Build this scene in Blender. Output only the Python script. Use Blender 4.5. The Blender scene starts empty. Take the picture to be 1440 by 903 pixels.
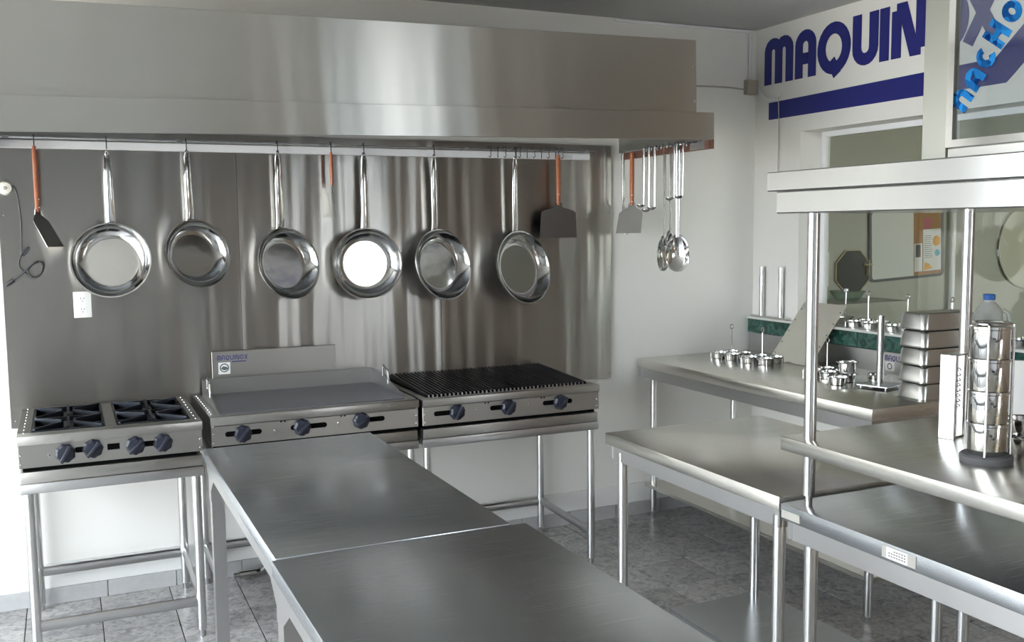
import bpy, bmesh, math, random
from mathutils import Vector, Matrix
random.seed(4)
PI = math.pi
S = bpy.context.scene
C = S.collection

# ------------------------------------------------------------------ camera
def set_camera():
    yaw, pit, rol = math.radians(24.6261), math.radians(5.5227), math.radians(-.6107)
    F = Vector((math.sin(yaw)*math.cos(pit), math.cos(yaw)*math.cos(pit), -math.sin(pit)))
    r = Vector((math.cos(yaw), -math.sin(yaw), 0)); u = r.cross(F)
    R = r*math.cos(rol) + u*math.sin(rol); U = -r*math.sin(rol) + u*math.cos(rol)
    cd = bpy.data.cameras.new('camera'); cam = bpy.data.objects.new('camera', cd); C.objects.link(cam)
    m = Matrix((R, U, -F)).transposed().to_4x4(); m.translation = Vector((0, -4.768, 1.6779))
    cam.matrix_world = m
    cd.sensor_fit = 'HORIZONTAL'; cd.sensor_width = 36; cd.lens = 1370*36/1440; cd.clip_start = .02
    S.camera = cam
set_camera()

# ------------------------------------------------------------------ world and exposure
w = bpy.data.worlds.new('sky'); S.world = w; w.use_nodes = True
bg = w.node_tree.nodes['Background']
bg.inputs[0].default_value = (.86, .93, 1, 1); bg.inputs[1].default_value = 9.0
S.view_settings.view_transform = 'Standard'; S.view_settings.look = 'None'
S.view_settings.gamma = 1; S.view_settings.use_curve_mapping = False
S.view_settings.exposure = 0.36

sd = bpy.data.lights.new('sun', 'SUN'); sd.energy = 22; sd.color = (1, .84, .64); sd.angle = .01
so = bpy.data.objects.new('sun', sd); C.objects.link(so); so.rotation_euler = Vector((-.22, .55, -.80)).to_track_quat('-Z', 'Y').to_euler()

# ------------------------------------------------------------------ materials
M = {}
def nt(name):
    m = bpy.data.materials.new(name); m.use_nodes = True; M[name] = m
    n = m.node_tree.nodes; l = m.node_tree.links
    return m, n, l, n['Principled BSDF']
def plain(name, col, rough=.5, metal=0., var=.06, scale=12., bump=.0, spec=None, coat=0, randv=0.):
    m, n, l, b = nt(name)
    tc = n.new('ShaderNodeTexCoord'); no = n.new('ShaderNodeTexNoise'); no.inputs['Scale'].default_value = scale
    no.inputs['Detail'].default_value = 4
    l.new(tc.outputs['Object'], no.inputs['Vector'])
    mx = n.new('ShaderNodeMix'); mx.data_type = 'RGBA'
    mx.inputs[6].default_value = tuple(min(1, c*(1-var)) for c in col) + (1,)
    mx.inputs[7].default_value = tuple(min(1, c*(1+var)) for c in col) + (1,)
    l.new(no.outputs['Fac'], mx.inputs[0]); l.new(mx.outputs[2], b.inputs['Base Color'])
    b.inputs['Roughness'].default_value = rough; b.inputs['Metallic'].default_value = metal
    if spec is not None: b.inputs['Specular IOR Level'].default_value = spec
    if coat: b.inputs['Coat Weight'].default_value = coat
    if bump:
        bp = n.new('ShaderNodeBump'); bp.inputs['Strength'].default_value = bump; bp.inputs['Distance'].default_value = .01
        l.new(no.outputs['Fac'], bp.inputs['Height']); l.new(bp.outputs[0], b.inputs['Normal'])
    return m
def steel(name, col=(.60, .60, .585), rough=.3, aniso=0., rot=.25, grain=(3, 700), wavy=0., wscale=(3., .5), gb=0., blotch=.05):
    m, n, l, b = nt(name)
    b.inputs['Metallic'].default_value = 1
    uv = n.new('ShaderNodeUVMap')
    mp = n.new('ShaderNodeMapping'); mp.inputs['Scale'].default_value = (grain[0], grain[1], 1)
    l.new(uv.outputs[0], mp.inputs[0])
    no = n.new('ShaderNodeTexNoise'); no.inputs['Scale'].default_value = 1; no.inputs['Detail'].default_value = 3
    l.new(mp.outputs[0], no.inputs['Vector'])
    n2 = n.new('ShaderNodeTexNoise'); n2.inputs['Scale'].default_value = 2.2; n2.inputs['Detail'].default_value = 3
    l.new(uv.outputs[0], n2.inputs['Vector'])
    mx = n.new('ShaderNodeMix'); mx.data_type = 'RGBA'
    mx.inputs[6].default_value = tuple(c*(1-blotch) for c in col) + (1,); mx.inputs[7].default_value = tuple(min(1, c*(1+blotch)) for c in col) + (1,)
    l.new(n2.outputs['Fac'], mx.inputs[0]); l.new(mx.outputs[2], b.inputs['Base Color'])
    ma = n.new('ShaderNodeMapRange'); ma.inputs[1].default_value = .25; ma.inputs[2].default_value = .75
    ma.inputs[3].default_value = rough*.98; ma.inputs[4].default_value = rough*1.02
    l.new(no.outputs['Fac'], ma.inputs[0]); l.new(ma.outputs[0], b.inputs['Roughness'])
    last = None
    if wavy:
        m2 = n.new('ShaderNodeMapping'); m2.inputs['Scale'].default_value = (wscale[0], wscale[1], 1); l.new(uv.outputs[0], m2.inputs[0])
        n3 = n.new('ShaderNodeTexNoise'); n3.inputs['Scale'].default_value = 1; n3.inputs['Detail'].default_value = 1.5
        l.new(m2.outputs[0], n3.inputs['Vector'])
        b2 = n.new('ShaderNodeBump'); b2.inputs['Strength'].default_value = wavy; b2.inputs['Distance'].default_value = .05
        l.new(n3.outputs['Fac'], b2.inputs['Height']); last = b2
    if gb:
        bp = n.new('ShaderNodeBump'); bp.inputs['Strength'].default_value = gb; bp.inputs['Distance'].default_value = .001
        l.new(no.outputs['Fac'], bp.inputs['Height'])
        if last: l.new(last.outputs[0], bp.inputs['Normal'])
        last = bp
    if last: l.new(last.outputs[0], b.inputs['Normal'])
    if aniso:
        b.inputs['Anisotropic'].default_value = aniso; b.inputs['Anisotropic Rotation'].default_value = rot
        tg = n.new('ShaderNodeTangent'); tg.direction_type = 'UV_MAP'; l.new(tg.outputs[0], b.inputs['Tangent'])
    return m
steel('backsplash_steel', (.42, .405, .378), .29, .93, .25, wavy=.22, wscale=(7, .35), blotch=.06)
steel('hood_steel', (.56, .555, .525), .30, .9, .25, wavy=.12, wscale=(4, .3))
steel('table_steel', (.72, .705, .65), .27)
steel('dark_table_steel', (.60, .63, .66), .27)
steel('apron_steel', (.56, .56, .56), .30)
steel('tube_steel', (.66, .66, .65), .22)
steel('appliance_steel', (.46, .45, .425), .34, .4, .25)
steel('polished_steel', (.78, .78, .77), .09)
steel('pan_steel', (.60, .60, .59), .13, wavy=.035, wscale=(10, 10))
steel('spun_steel', (.66, .66, .65), .17)
steel('worn_steel', (.55, .55, .53), .26, blotch=.12)
steel('griddle_steel', (.30, .31, .34), .42, blotch=.2)
steel('splash_steel', (.36, .35, .335), .38, blotch=.15)
steel('dark_blade_steel', (.085, .078, .07), .32)  # near-black steel for the blade of the wide turner
steel('case_steel', (.36, .36, .32), .28)
steel('canopy_steel', (.52, .52, .51), .17)
steel('bar_iron', (.14, .145, .155), .36)
steel('grate_iron', (.05, .055, .065), .38)
plain('wall_paint', (.74, .73, .69), .7, var=.03, scale=3, bump=.03)
plain('dado_paint', (.76, .76, .74), .6, var=.03, scale=3, bump=.03)
plain('ceiling_paint', (.50, .50, .49), .8, var=.03, scale=2)
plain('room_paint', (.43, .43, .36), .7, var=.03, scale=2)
plain('grey_wall_paint', (.72, .75, .78), .8, var=.05, scale=2)
plain('front_wall_paint', (.24, .185, .14), .8, var=.05, scale=2)
plain('baseboard_tile', (.42, .42, .42), .45, var=.12, scale=30)
plain('floor_plain', (.33, .32, .30), .4, var=.15, scale=20)
plain('grout', (.07, .07, .075), .9, var=.15, scale=20)
plain('pavement', (.42, .42, .41), .9, var=.1, scale=3)
plain('white_paint', (.78, .79, .80), .4, var=.02)
plain('dark_enamel', (.03, .035, .055), .3, var=.2, scale=20)
plain('knob_plastic', (.014, .017, .030), .38, var=.2, scale=30)
plain('black_gap', (.005, .005, .005), 1., var=.1, spec=0)  # flat black painted in for the shade inside slots, holes and gaps
plain('wood_handle', (.42, .13, .05), .45, var=.3, scale=40)
plain('copper_wood', (.46, .17, .09), .4, var=.3, scale=40)
plain('rust_brown', (.20, .10, .07), .55, metal=.3, var=.3, scale=25)
plain('white_plastic', (.80, .80, .78), .35, var=.02)
plain('cream_plastic', (.70, .68, .60), .4, var=.03)
plain('beige_box', (.36, .33, .26), .6, var=.06)
plain('grey_rubber', (.10, .10, .105), .7, var=.1)
plain('dark_cable', (.035, .035, .04), .5, var=.1)
plain('grey_cable', (.40, .39, .37), .5, var=.05)
plain('sign_blue', (.012, .016, .16), .45, var=.08, scale=20)
plain('logo_blue', (.03, .03, .18), .45, var=.05)
plain('logo_grey', (.10, .12, .13), .5, var=.2, scale=90)
plain('label_white', (.82, .82, .80), .5, var=.02)
plain('label_print', (.10, .10, .10), .6, var=.1)
plain('label_tape', (.45, .44, .40), .3, var=.1)
plain('blue_cap', (.02, .12, .42), .4, var=.05)
plain('cork', (.36, .20, .09), .85, var=.25, scale=90)
plain('whiteboard', (.66, .67, .62), .25, var=.02)
plain('board_frame', (.10, .10, .095), .4, var=.1)
plain('paper', (.70, .70, .66), .7, var=.02)
plain('orange_print', (.72, .36, .05), .6, var=.2, scale=50)
plain('blue_print', (.12, .40, .55), .6, var=.2, scale=50)
plain('pink_paper', (.45, .14, .16), .7, var=.1)
plain('photo_print', (.08, .08, .075), .5, var=.5, scale=30)
plain('gold_trim', (.42, .35, .19), .35, metal=.6, var=.05)
plain('mirror_tint', (.10, .115, .11), .08, metal=.9, var=.02)
plain('reflection_pale', (.58, .57, .44), .5, var=.03)
plain('ledge_top', (.62, .62, .58), .3, var=.05)
def special_mats():
    # terrazzo tile
    m, n, l, b = nt('terrazzo')
    tc = n.new('ShaderNodeTexCoord'); oi = n.new('ShaderNodeObjectInfo')
    ad = n.new('ShaderNodeVectorMath'); ad.operation = 'ADD'
    l.new(tc.outputs['Object'], ad.inputs[0]); l.new(oi.outputs['Location'], ad.inputs[1])
    a = n.new('ShaderNodeTexNoise'); a.inputs['Scale'].default_value = 20; a.inputs['Detail'].default_value = 5; a.inputs['Roughness'].default_value = .65; a.inputs['Distortion'].default_value = 1.5
    l.new(ad.outputs[0], a.inputs['Vector'])
    cr = n.new('ShaderNodeValToRGB'); e = cr.color_ramp.elements
    e[0].position = .34; e[0].color = (.17, .17, .185, 1); e[1].position = .60; e[1].color = (.47, .46, .44, 1)
    k = cr.color_ramp.elements.new(.47); k.color = (.34, .335, .33, 1)
    l.new(a.outputs['Fac'], cr.inputs[0])
    hs = n.new('ShaderNodeHueSaturation'); mr = n.new('ShaderNodeMapRange')
    mr.inputs[3].default_value = .82; mr.inputs[4].default_value = 1.08
    l.new(oi.outputs['Random'], mr.inputs[0]); l.new(mr.outputs[0], hs.inputs['Value']); l.new(cr.outputs[0], hs.inputs['Color'])
    l.new(hs.outputs[0], b.inputs['Base Color']); b.inputs['Roughness'].default_value = .28
    # marble
    m, n, l, b = nt('green_marble')
    tc = n.new('ShaderNodeTexCoord'); a = n.new('ShaderNodeTexNoise'); a.inputs['Scale'].default_value = 14; a.inputs['Detail'].default_value = 8; a.inputs['Distortion'].default_value = 2
    l.new(tc.outputs['Object'], a.inputs['Vector']); cr = n.new('ShaderNodeValToRGB'); e = cr.color_ramp.elements
    e[0].position = .35; e[0].color = (.008, .030, .024, 1); e[1].position = .75; e[1].color = (.06, .17, .13, 1)
    l.new(a.outputs['Fac'], cr.inputs[0]); l.new(cr.outputs[0], b.inputs['Base Color']); b.inputs['Roughness'].default_value = .2
    # window glass: clear with a Fresnel reflection
    def glass(name, tint, extra):
        m, n, l, b = nt(name); out = n['Material Output']; n.remove(b)
        t = n.new('ShaderNodeBsdfTransparent'); t.inputs[0].default_value = tint
        g = n.new('ShaderNodeBsdfGlossy'); g.inputs['Roughness'].default_value = .02
        fr = n.new('ShaderNodeLayerWeight'); fr.inputs[0].default_value = .5
        pw = n.new('ShaderNodeMath'); pw.operation = 'POWER'; pw.inputs[1].default_value = 5; l.new(fr.outputs['Facing'], pw.inputs[0])
        ad = n.new('ShaderNodeMath'); ad.operation = 'MULTIPLY_ADD'; ad.inputs[1].default_value = .95; ad.inputs[2].default_value = extra; ad.use_clamp = True
        l.new(pw.outputs[0], ad.inputs[0]); x = n.new('ShaderNodeMixShader')
        l.new(ad.outputs[0], x.inputs[0]); l.new(t.outputs[0], x.inputs[1]); l.new(g.outputs[0], x.inputs[2]); l.new(x.outputs[0], out.inputs[0])
    glass('window_glass', (.92, .93, .88, 1), .04)
    glass('case_glass', (.82, .86, .88, 1), .10)
    glass('bowl_glass', (.80, .88, .84, 1), .08)
    # holographic foil
    m, n, l, b = nt('blue_foil'); b.inputs['Metallic'].default_value = 1; b.inputs['Roughness'].default_value = .2
    tc = n.new('ShaderNodeTexCoord'); v = n.new('ShaderNodeTexVoronoi'); v.inputs['Scale'].default_value = 55
    l.new(tc.outputs['Object'], v.inputs['Vector']); cr = n.new('ShaderNodeValToRGB'); e = cr.color_ramp.elements
    e[0].color = (.004, .025, .16, 1); e[1].color = (.03, .27, .68, 1)
    sp = n.new('ShaderNodeSeparateColor'); l.new(v.outputs['Color'], sp.inputs[0]); l.new(sp.outputs[0], cr.inputs[0]); l.new(cr.outputs[0], b.inputs['Base Color'])
    # translucent jug plastic
    m, n, l, b = nt('jug_plastic'); b.inputs['Base Color'].default_value = (.66, .68, .64, 1); b.inputs['Roughness'].default_value = .35
    b.inputs['Transmission Weight'].default_value = .35
    # lamp
    m, n, l, b = nt('lamp_diffuser'); b.inputs['Base Color'].default_value = (.55, .55, .45, 1); b.inputs['Roughness'].default_value = .5
special_mats()

# ------------------------------------------------------------------ geometry helpers
class G:
    def __init__(s): s.bm = bmesh.new(); s.flat = False
    def box(s, x0, x1, y0, y1, z0, z1, bev=0, seg=2):
        b = bmesh.new(); r = bmesh.ops.create_cube(b, size=1)
        for v in b.verts: v.co = Vector(((x0+x1)/2 + v.co.x*(x1-x0), (y0+y1)/2 + v.co.y*(y1-y0), (z0+z1)/2 + v.co.z*(z1-z0)))
        if bev: s.flat = True
        if bev: bmesh.ops.bevel(b, geom=list(b.edges), offset=bev, segments=seg, affect='EDGES', profile=.5)
        s.merge(b); return s
    def merge(s, b, mat=None):
        if mat is not None: bmesh.ops.transform(b, matrix=mat, verts=b.verts)
        me = bpy.data.meshes.new('t'); b.to_mesh(me); b.free(); s.bm.from_mesh(me); bpy.data.meshes.remove(me); return s
    def xf(s, mat): bmesh.ops.transform(s.bm, matrix=mat, verts=s.bm.verts); return s
    def tube(s, pts, r, n=10, closed=False, flat=None):
        pts = [Vector(p) for p in pts]; k = len(pts)
        rs = r if isinstance(r, (list, tuple)) else [r]*k
        T = []
        for i in range(k):
            a = pts[i-1] if (i > 0 or closed) else pts[i]; b = pts[(i+1) % k] if (i < k-1 or closed) else pts[i]
            T.append((b-a).normalized())
        nrm = T[0].orthogonal().normalized()
        if flat is not None: nrm = (Vector(flat) - T[0]*Vector(flat).dot(T[0])).normalized()
        rings = []
        for i in range(k):
            nrm = (nrm - T[i]*nrm.dot(T[i])).normalized(); bn = T[i].cross(nrm)
            ra, rb = rs[i] if isinstance(rs[i], tuple) else (rs[i], rs[i])
            rings.append([s.bm.verts.new(pts[i] + nrm*math.cos(2*PI*j/n)*ra + bn*math.sin(2*PI*j/n)*rb) for j in range(n)])
        for i in range(k if closed else k-1):
            A, B = rings[i], rings[(i+1) % k]
            for j in range(n): s.bm.faces.new((A[j], A[(j+1) % n], B[(j+1) % n], B[j]))
        if not closed:
            s.bm.faces.new(list(reversed(rings[0]))); s.bm.faces.new(rings[-1])
        return s
    def cyl(s, a, b, r, r2=None, n=20): return s.tube([a, b], [r, r if r2 is None else r2], n)
    def lathe(s, prof, n=32, mat=None, cap0=True, cap1=True):
        b = bmesh.new(); rings = []
        for (r, z) in prof:
            rings.append([b.verts.new((0, 0, z))] if r < 1e-6 else [b.verts.new((r*math.cos(2*PI*j/n), r*math.sin(2*PI*j/n), z)) for j in range(n)])
        for A, B in zip(rings, rings[1:]):
            for j in range(n):
                q = (j+1) % n
                if len(A) == 1 and len(B) == 1: continue
                if len(A) == 1: b.faces.new((A[0], B[q], B[j]))
                elif len(B) == 1: b.faces.new((A[j], A[q], B[0]))
                else: b.faces.new((A[j], A[q], B[q], B[j]))
        if cap0 and len(rings[0]) > 1: b.faces.new(list(reversed(rings[0])))
        if cap1 and len(rings[-1]) > 1: b.faces.new(rings[-1])
        bmesh.ops.recalc_face_normals(b, faces=b.faces)
        return s.merge(b, mat)
    def prism(s, poly, fn, d):            # poly in (u,v); fn(u,v,w)->xyz ; w 0..d
        A = [s.bm.verts.new(fn(u, v, 0)) for u, v in poly]; B = [s.bm.verts.new(fn(u, v, d)) for u, v in poly]
        fs = [s.bm.faces.new(A), s.bm.faces.new(list(reversed(B)))]
        for i in range(len(A)):
            j = (i+1) % len(A); fs.append(s.bm.faces.new((A[i], B[i], B[j], A[j])))
        bmesh.ops.recalc_face_normals(s.bm, faces=fs); return s
    def ribbon(s, pts, t, fn, d, closed=False):   # a stroke of width t, prism in w
        q = [Vector((p[0], p[1])) for p in pts]; pts = [q[0]]
        for p in q[1:]:
            if (p-pts[-1]).length > t*.02: pts.append(p)
        k = len(pts); L = []; R = []
        for i in range(k):
            a = pts[i-1] if (i > 0 or closed) else None; c = pts[(i+1) % k] if (i < k-1 or closed) else None
            d1 = (pts[i]-a).normalized() if a is not None else (c-pts[i]).normalized()
            d2 = (c-pts[i]).normalized() if c is not None else d1
            nn = Vector((-(d1+d2).y, (d1+d2).x)).normalized(); cs = max(.45, nn.dot(Vector((-d1.y, d1.x))))
            L.append(pts[i] + nn*t/2/cs); R.append(pts[i] - nn*t/2/cs)
        V = [[s.bm.verts.new(fn(p.x, p.y, w)) for p in Q] for Q in (L, R) for w in (0, d)]
        fs = []
        for i in range(k if closed else k-1):
            j = (i+1) % k
            fs += [s.bm.faces.new((V[0][i], V[0][j], V[2][j], V[2][i])), s.bm.faces.new((V[1][i], V[3][i], V[3][j], V[1][j])),
                   s.bm.faces.new((V[0][i], V[1][i], V[1][j], V[0][j])), s.bm.faces.new((V[2][i], V[2][j], V[3][j], V[3][i]))]
        if not closed:
            fs += [s.bm.faces.new((V[0][0], V[2][0], V[3][0], V[1][0])), s.bm.faces.new((V[0][-1], V[1][-1], V[3][-1], V[2][-1]))]
        bmesh.ops.recalc_face_normals(s.bm, faces=fs); return s

def origin(o):
    v = Vector((0, 0, 0))
    while o is not None: v = v + o.location; o = o.parent
    return v
def obj(name, g, mat, parent=None, local=False, label=None, smooth=40):
    me = bpy.data.meshes.new(name); bm = g.bm
    if parent is not None and not local: bmesh.ops.translate(bm, verts=bm.verts, vec=-origin(parent))
    bm.normal_update()
    uv = bm.loops.layers.uv.new('UVMap')
    for f in bm.faces:
        n = f.normal; ax, ay, az = abs(n.x), abs(n.y), abs(n.z)
        for lp in f.loops:
            c = lp.vert.co
            lp[uv].uv = (c.x, c.y) if az >= ax and az >= ay else ((c.y, c.z) if ax > ay else (c.x, c.z))
    for f in bm.faces: f.smooth = True
    bm.to_mesh(me); bm.free(); me.set_sharp_from_angle(angle=math.radians(24 if g.flat else smooth))
    me.materials.append(M[mat])
    o = bpy.data.objects.new(name, me); C.objects.link(o)
    if parent is not None: o.parent = parent
    if label: o['label'] = label
    if name in STUFF: o['kind'] = 'stuff'
    return o
STUFF = ('rivets', 'pin_holes', 'label_print', 'poster_lines', 'logo_line', 'drill_holes', 'loose_wires', 'foot_studs', 'panel_vents')
def tag(o, label, cat, group=None):
    o['label'] = label; o['category'] = cat
    if group: o['group'] = group
    return o
def thing(name, label, cat, loc=(0, 0, 0), rotz=0, group=None):
    o = bpy.data.objects.new(name, None); C.objects.link(o); o.location = loc; o.rotation_euler = (0, 0, rotz)
    o.empty_display_size = .05
    return tag(o, label, cat, group)
def struct(name, g, mat, label=None):
    o = obj(name, g, mat); o['kind'] = 'structure'
    if label: o['label'] = label
    return o
def copy_tree(o, parent=None):
    c = o.copy(); C.objects.link(c); c.parent = parent
    for ch in list(o.children): copy_tree(ch, c)
    return c
def arc(cx, cy, rx, ry, a0, a1, n=12):
    return [(cx + rx*math.cos(math.radians(a0+(a1-a0)*i/n)), cy + ry*math.sin(math.radians(a0+(a1-a0)*i/n))) for i in range(n+1)]

# lettering: glyphs as strokes in a box W x H, thick t
def glyph(ch, W, H, t):
    h = t/2
    if ch == 'M':
        r = (W-t)/4
        return [([(h, 0), (h, H-r-h)] + arc(h+r, H-r-h, r, r, 180, 0, 8) + [(h+2*r, 0)], False), ([(h+2*r, 0), (h+2*r, H-r-h)] + arc(h+3*r, H-r-h, r, r, 180, 0, 8) + [(W-h, 0)], False)]
    if ch == 'A':
        r = (W-t)/2
        return [([(h, 0), (h, H-r-h)] + arc(h+r, H-r-h, r, r, 180, 0, 10) + [(W-h, 0)], False), ([(h, .40*H), (W*.62, .40*H)], False)]
    if ch in 'OQ':
        g = [(arc(W/2, H/2, W/2-h, H/2-h, 0, 345, 24), True)]
        if ch == 'Q': g.append(([(W*.42, H*.27), (W*.62, -H*.02)], False))
        return g
    if ch == 'U':
        r = (W-t)/2
        return [([(h, H), (h, r+h)] + arc(h+r, r+h, r, r, 180, 360, 10) + [(W-h, H)], False)]
    if ch == 'I': return [([(W/2, 0), (W/2, H)], False)]
    if ch == 'N':
        return [([(h, 0), (h, H-h)], False), ([(h, H-h*.9), (W*.34, H-h*.9), (W-W*.34, h*.9), (W-h, h*.9)], False), ([(W-h, h), (W-h, H)], False)]
    if ch == 'X': return [([(W*.14, 0), (W*.86, H)], False), ([(W*.86, 0), (W*.14, H)], False)]
    if ch == 'n':
        r = (W-t)/2
        return [([(h, 0), (h, H*.8-r-h)] + arc(h+r, H*.8-r-h, r, r, 180, 0, 8) + [(W-h, 0)], False)]
    if ch == 'a':
        r = (W-t)/2
        return [([(h, 0), (h, H*.8-r-h)] + arc(h+r, H*.8-r-h, r, r, 180, 0, 8) + [(W-h, 0)], False), ([(h, .3*H), (W-h, .3*H)], False)]
    if ch == 'c': return [(arc(W/2, H*.42, W/2-h, H*.42-h, 60, 330, 14), False)]
    if ch == 'h': return [([(h, 0), (h, H)], False), ([(W-h, 0), (W-h, H)], False), ([(h, H*.5), (W-h, H*.5)], False)]
    if ch == 'o': return [(arc(W/2, H*.42, W/2-h, H*.42-h, 0, 345, 18), True)]
    if ch == 's': return [(arc(W/2, H*.60, W/2-h, H*.2, 20, 270, 8) + arc(W/2, H*.22, W/2-h, H*.2, 90, -160, 8), False)]
def letters(g, word, fn, d, H, W, t, gap, widths=None):
    u = 0
    for i, ch in enumerate(word):
        wd = widths[i] if widths else (t if ch == 'I' else W)
        for q, (pts, cl) in enumerate(glyph(ch, wd, H, t)): g.ribbon(pts, t, lambda a, b, c, u=u: fn(a+u, b, c), d*(1+.2*q), cl)
        u += wd + gap
    return g

# ------------------------------------------------------------------ the room
CEIL = 2.82
g = G(); g.box(-2.2, 8.6, -7.2, .12, -.10, -.004); floor = struct('floor', g, 'grout')
g = G(); g.box(-1.98, 3.78, -6.98, -3.165, -.0038, -.0005); struct('floor_front', g, 'floor_plain', 'plain grey floor towards the shop front')  # unseen floor slab, added so the sun patch bounces light
xs = [.075 + .3015*k for k in range(-6, 13)]
ys = [.0] + [-.16 - .3*k for k in range(0, 11)]
tile_mesh = {}
for i in range(len(xs)):
    x0 = xs[i]; x1 = xs[i+1] if i+1 < len(xs) else 3.79
    for j in range(len(ys)-1):
        y1, y0 = ys[j], ys[j+1]
        key = (round(x1-x0, 3), round(y1-y0, 3))
        if key not in tile_mesh:
            gg = G(); a, b = key; gg.box(-a/2+.002, a/2-.002, -b/2+.002, b/2-.002, -.0095, 0, .0012, 1)
            o = obj('tile', gg, 'terrazzo', floor, local=True); tile_mesh[key] = o.data
        else:
            o = bpy.data.objects.new('tile', tile_mesh[key]); C.objects.link(o); o.parent = floor
        o.location = ((x0+x1)/2, (y0+y1)/2, random.uniform(-.0004, 0))
g = G(); g.box(-30, 30, -40, 30, -.30, -.12); struct('ground_outside', g, 'pavement', 'grey pavement outside the room')
g = G(); g.box(-2.2, 8.6, 0, .12, -.1, 3.0); struct('wall_back', g, 'wall_paint')
g = G(); g.box(-2.0, 3.8, -.012, 0, 0, .184); struct('trim_1', g, 'dado_paint', 'low white painted band along the back wall')
bb = None
g = G(); g.box(-2.0, 3.8, -.014, -.012, 0, .005); bb = struct('baseboard_back', g, 'grout')
x = -2.0; tm = None
while x < 3.75:
    if tm is None:
        gg = G(); gg.box(-.149, .149, -.010, 0, 0, .075, .001, 1); o = obj('tile', gg, 'baseboard_tile', bb, local=True); tm = o.data
    else:
        o = bpy.data.objects.new('tile', tm); C.objects.link(o); o.parent = bb
    o.location = (x+.15, -.0125, 0); x += .3015
WY0, WY1, WZ0, WZ1 = -.40, -1.99, 1.03, 2.195
g = G()
g.box(3.8, 4.0, -2.06, 0, -.1, WZ0); g.box(3.8, 4.0, -2.06, 0, WZ1, 3.0)
g.box(3.8, 4.0, WY0, 0, WZ0, WZ1); g.box(3.8, 4.0, -2.06, WY1, WZ0, WZ1)
struct('wall_right', g, 'wall_paint')
g = G(); g.box(3.8, 4.0, -7.2, -2.06, -.1, 3.0); struct('wall_right_front', g, 'front_wall_paint', 'brown stretch of the right wall towards the shop front')  # unseen wall, browned so the steel reflects a darker, warmer tone
g = G(); g.box(3.788, 3.8, -7, -.02, 0, .075); struct('baseboard_right', g, 'baseboard_tile')
g = G(); g.box(-2.2, 8.6, -7.2, .12, CEIL, 3.0); struct('ceiling', g, 'ceiling_paint')
# left wall with a wide shop opening, front wall with a doorway (both let the daylight in)
g = G(); g.box(-2.2, -2.0, -.45, 0, -.1, 3.0); g.box(-2.2, -2.0, -7.2, -4.6, -.1, 3.0); g.box(-2.2, -2.0, -4.6, -.45, 2.45, 3.0)
struct('wall_left', g, 'wall_paint')
g = G()
g.box(-2.0, 1.3, -7.2, -7.0, -.1, 3.0); struct('wall_front', g, 'grey_wall_paint')
g = G(); g.box(1.30, 1.42, -6.998, -6.95, 0, CEIL); struct('streak_post_1', g, 'white_paint', 'unseen white post added on the front wall for reflected streaks')  # unseen post added to give the steel a vertical reflected streak
g = G(); g.box(1.95, 2.15, -6.998, -6.96, 0, 2.2); struct('streak_board', g, 'white_paint', 'unseen white board added on the front wall for reflected streaks')  # added out of view, mirrored as a pale streak in the steel
g = G(); g.box(.25, .40, -6.998, -6.95, 0, CEIL); struct('streak_post_2', g, 'white_paint', 'unseen white post added on the grey front wall for reflected streaks')  # another added post, there only for its streak in hood and backsplash
g = G()
g.box(1.3, 2.7, -7.2, -7.0, -.1, 3.0); g.box(3.75, 3.8, -7.2, -7.0, -.1, 3.0); g.box(2.7, 3.75, -7.2, -7.0, 2.7, 3.0); g.box(2.7, 3.75, -7.2, -7.0, -.1, 1.35)
struct('wall_front_wood', g, 'front_wall_paint', 'brown front wall with a high window opening')
# neighbouring room behind the pass-through window
g = G(); g.box(4.0, 8.5, -.02, 0, 0, CEIL); struct('wall_far', g, 'room_paint')
g = G(); g.box(8.5, 8.6, -7.2, 0, -.1, 3.0); struct('wall_far_side', g, 'room_paint')
g = G(); g.box(4.0, 8.5, -5.2, -5.1, -.1, .9); g.box(4.0, 8.5, -5.2, -5.1, 2.3, 3.0); g.box(4.0, 4.8, -5.2, -5.1, .9, 2.3); g.box(7.6, 8.5, -5.2, -5.1, .9, 2.3)
struct('wall_far_front', g, 'room_paint')  # unseen wall, its wide opening added to light the neighbouring room

# window frame and pane
g = G(); g.box(3.955, 3.985, WY1, WY1+.03, 1.125, WZ1); g.box(3.955, 3.985, WY0-.035, WY0, 1.125, WZ1); g.box(3.955, 3.985, WY1+.03, WY0-.035, WZ1-.03, WZ1)
win = struct('window_1', g, 'white_paint', 'white framed pass-through window in the right wall')
g = G(); g.box(3.968, 3.972, WY1+.03, WY0-.035, 1.125, WZ1-.03); obj('pane', g, 'window_glass', win)
# pass-through ledge with green marble front
led = thing('marble_ledge', 'green marble fronted serving ledge along the pass-through window', 'ledge', (3.86, -1.8, 1.03))
g = G(); g.box(3.742, 3.95, WY1, WY0-.001, 1.112, 1.125, .002); g.box(3.742, 3.799, WY0, -.015, 1.112, 1.125, .002); obj('ledge_top', g, 'ledge_top', led)
y = -.015
k = 0
while y > WY1+.05:
    g = G(); g.box(3.752, 3.799, y-.298, y-.001, 1.031, 1.112, .0015, 1); obj('marble_tile', g, 'green_marble', led); y -= .30
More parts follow.
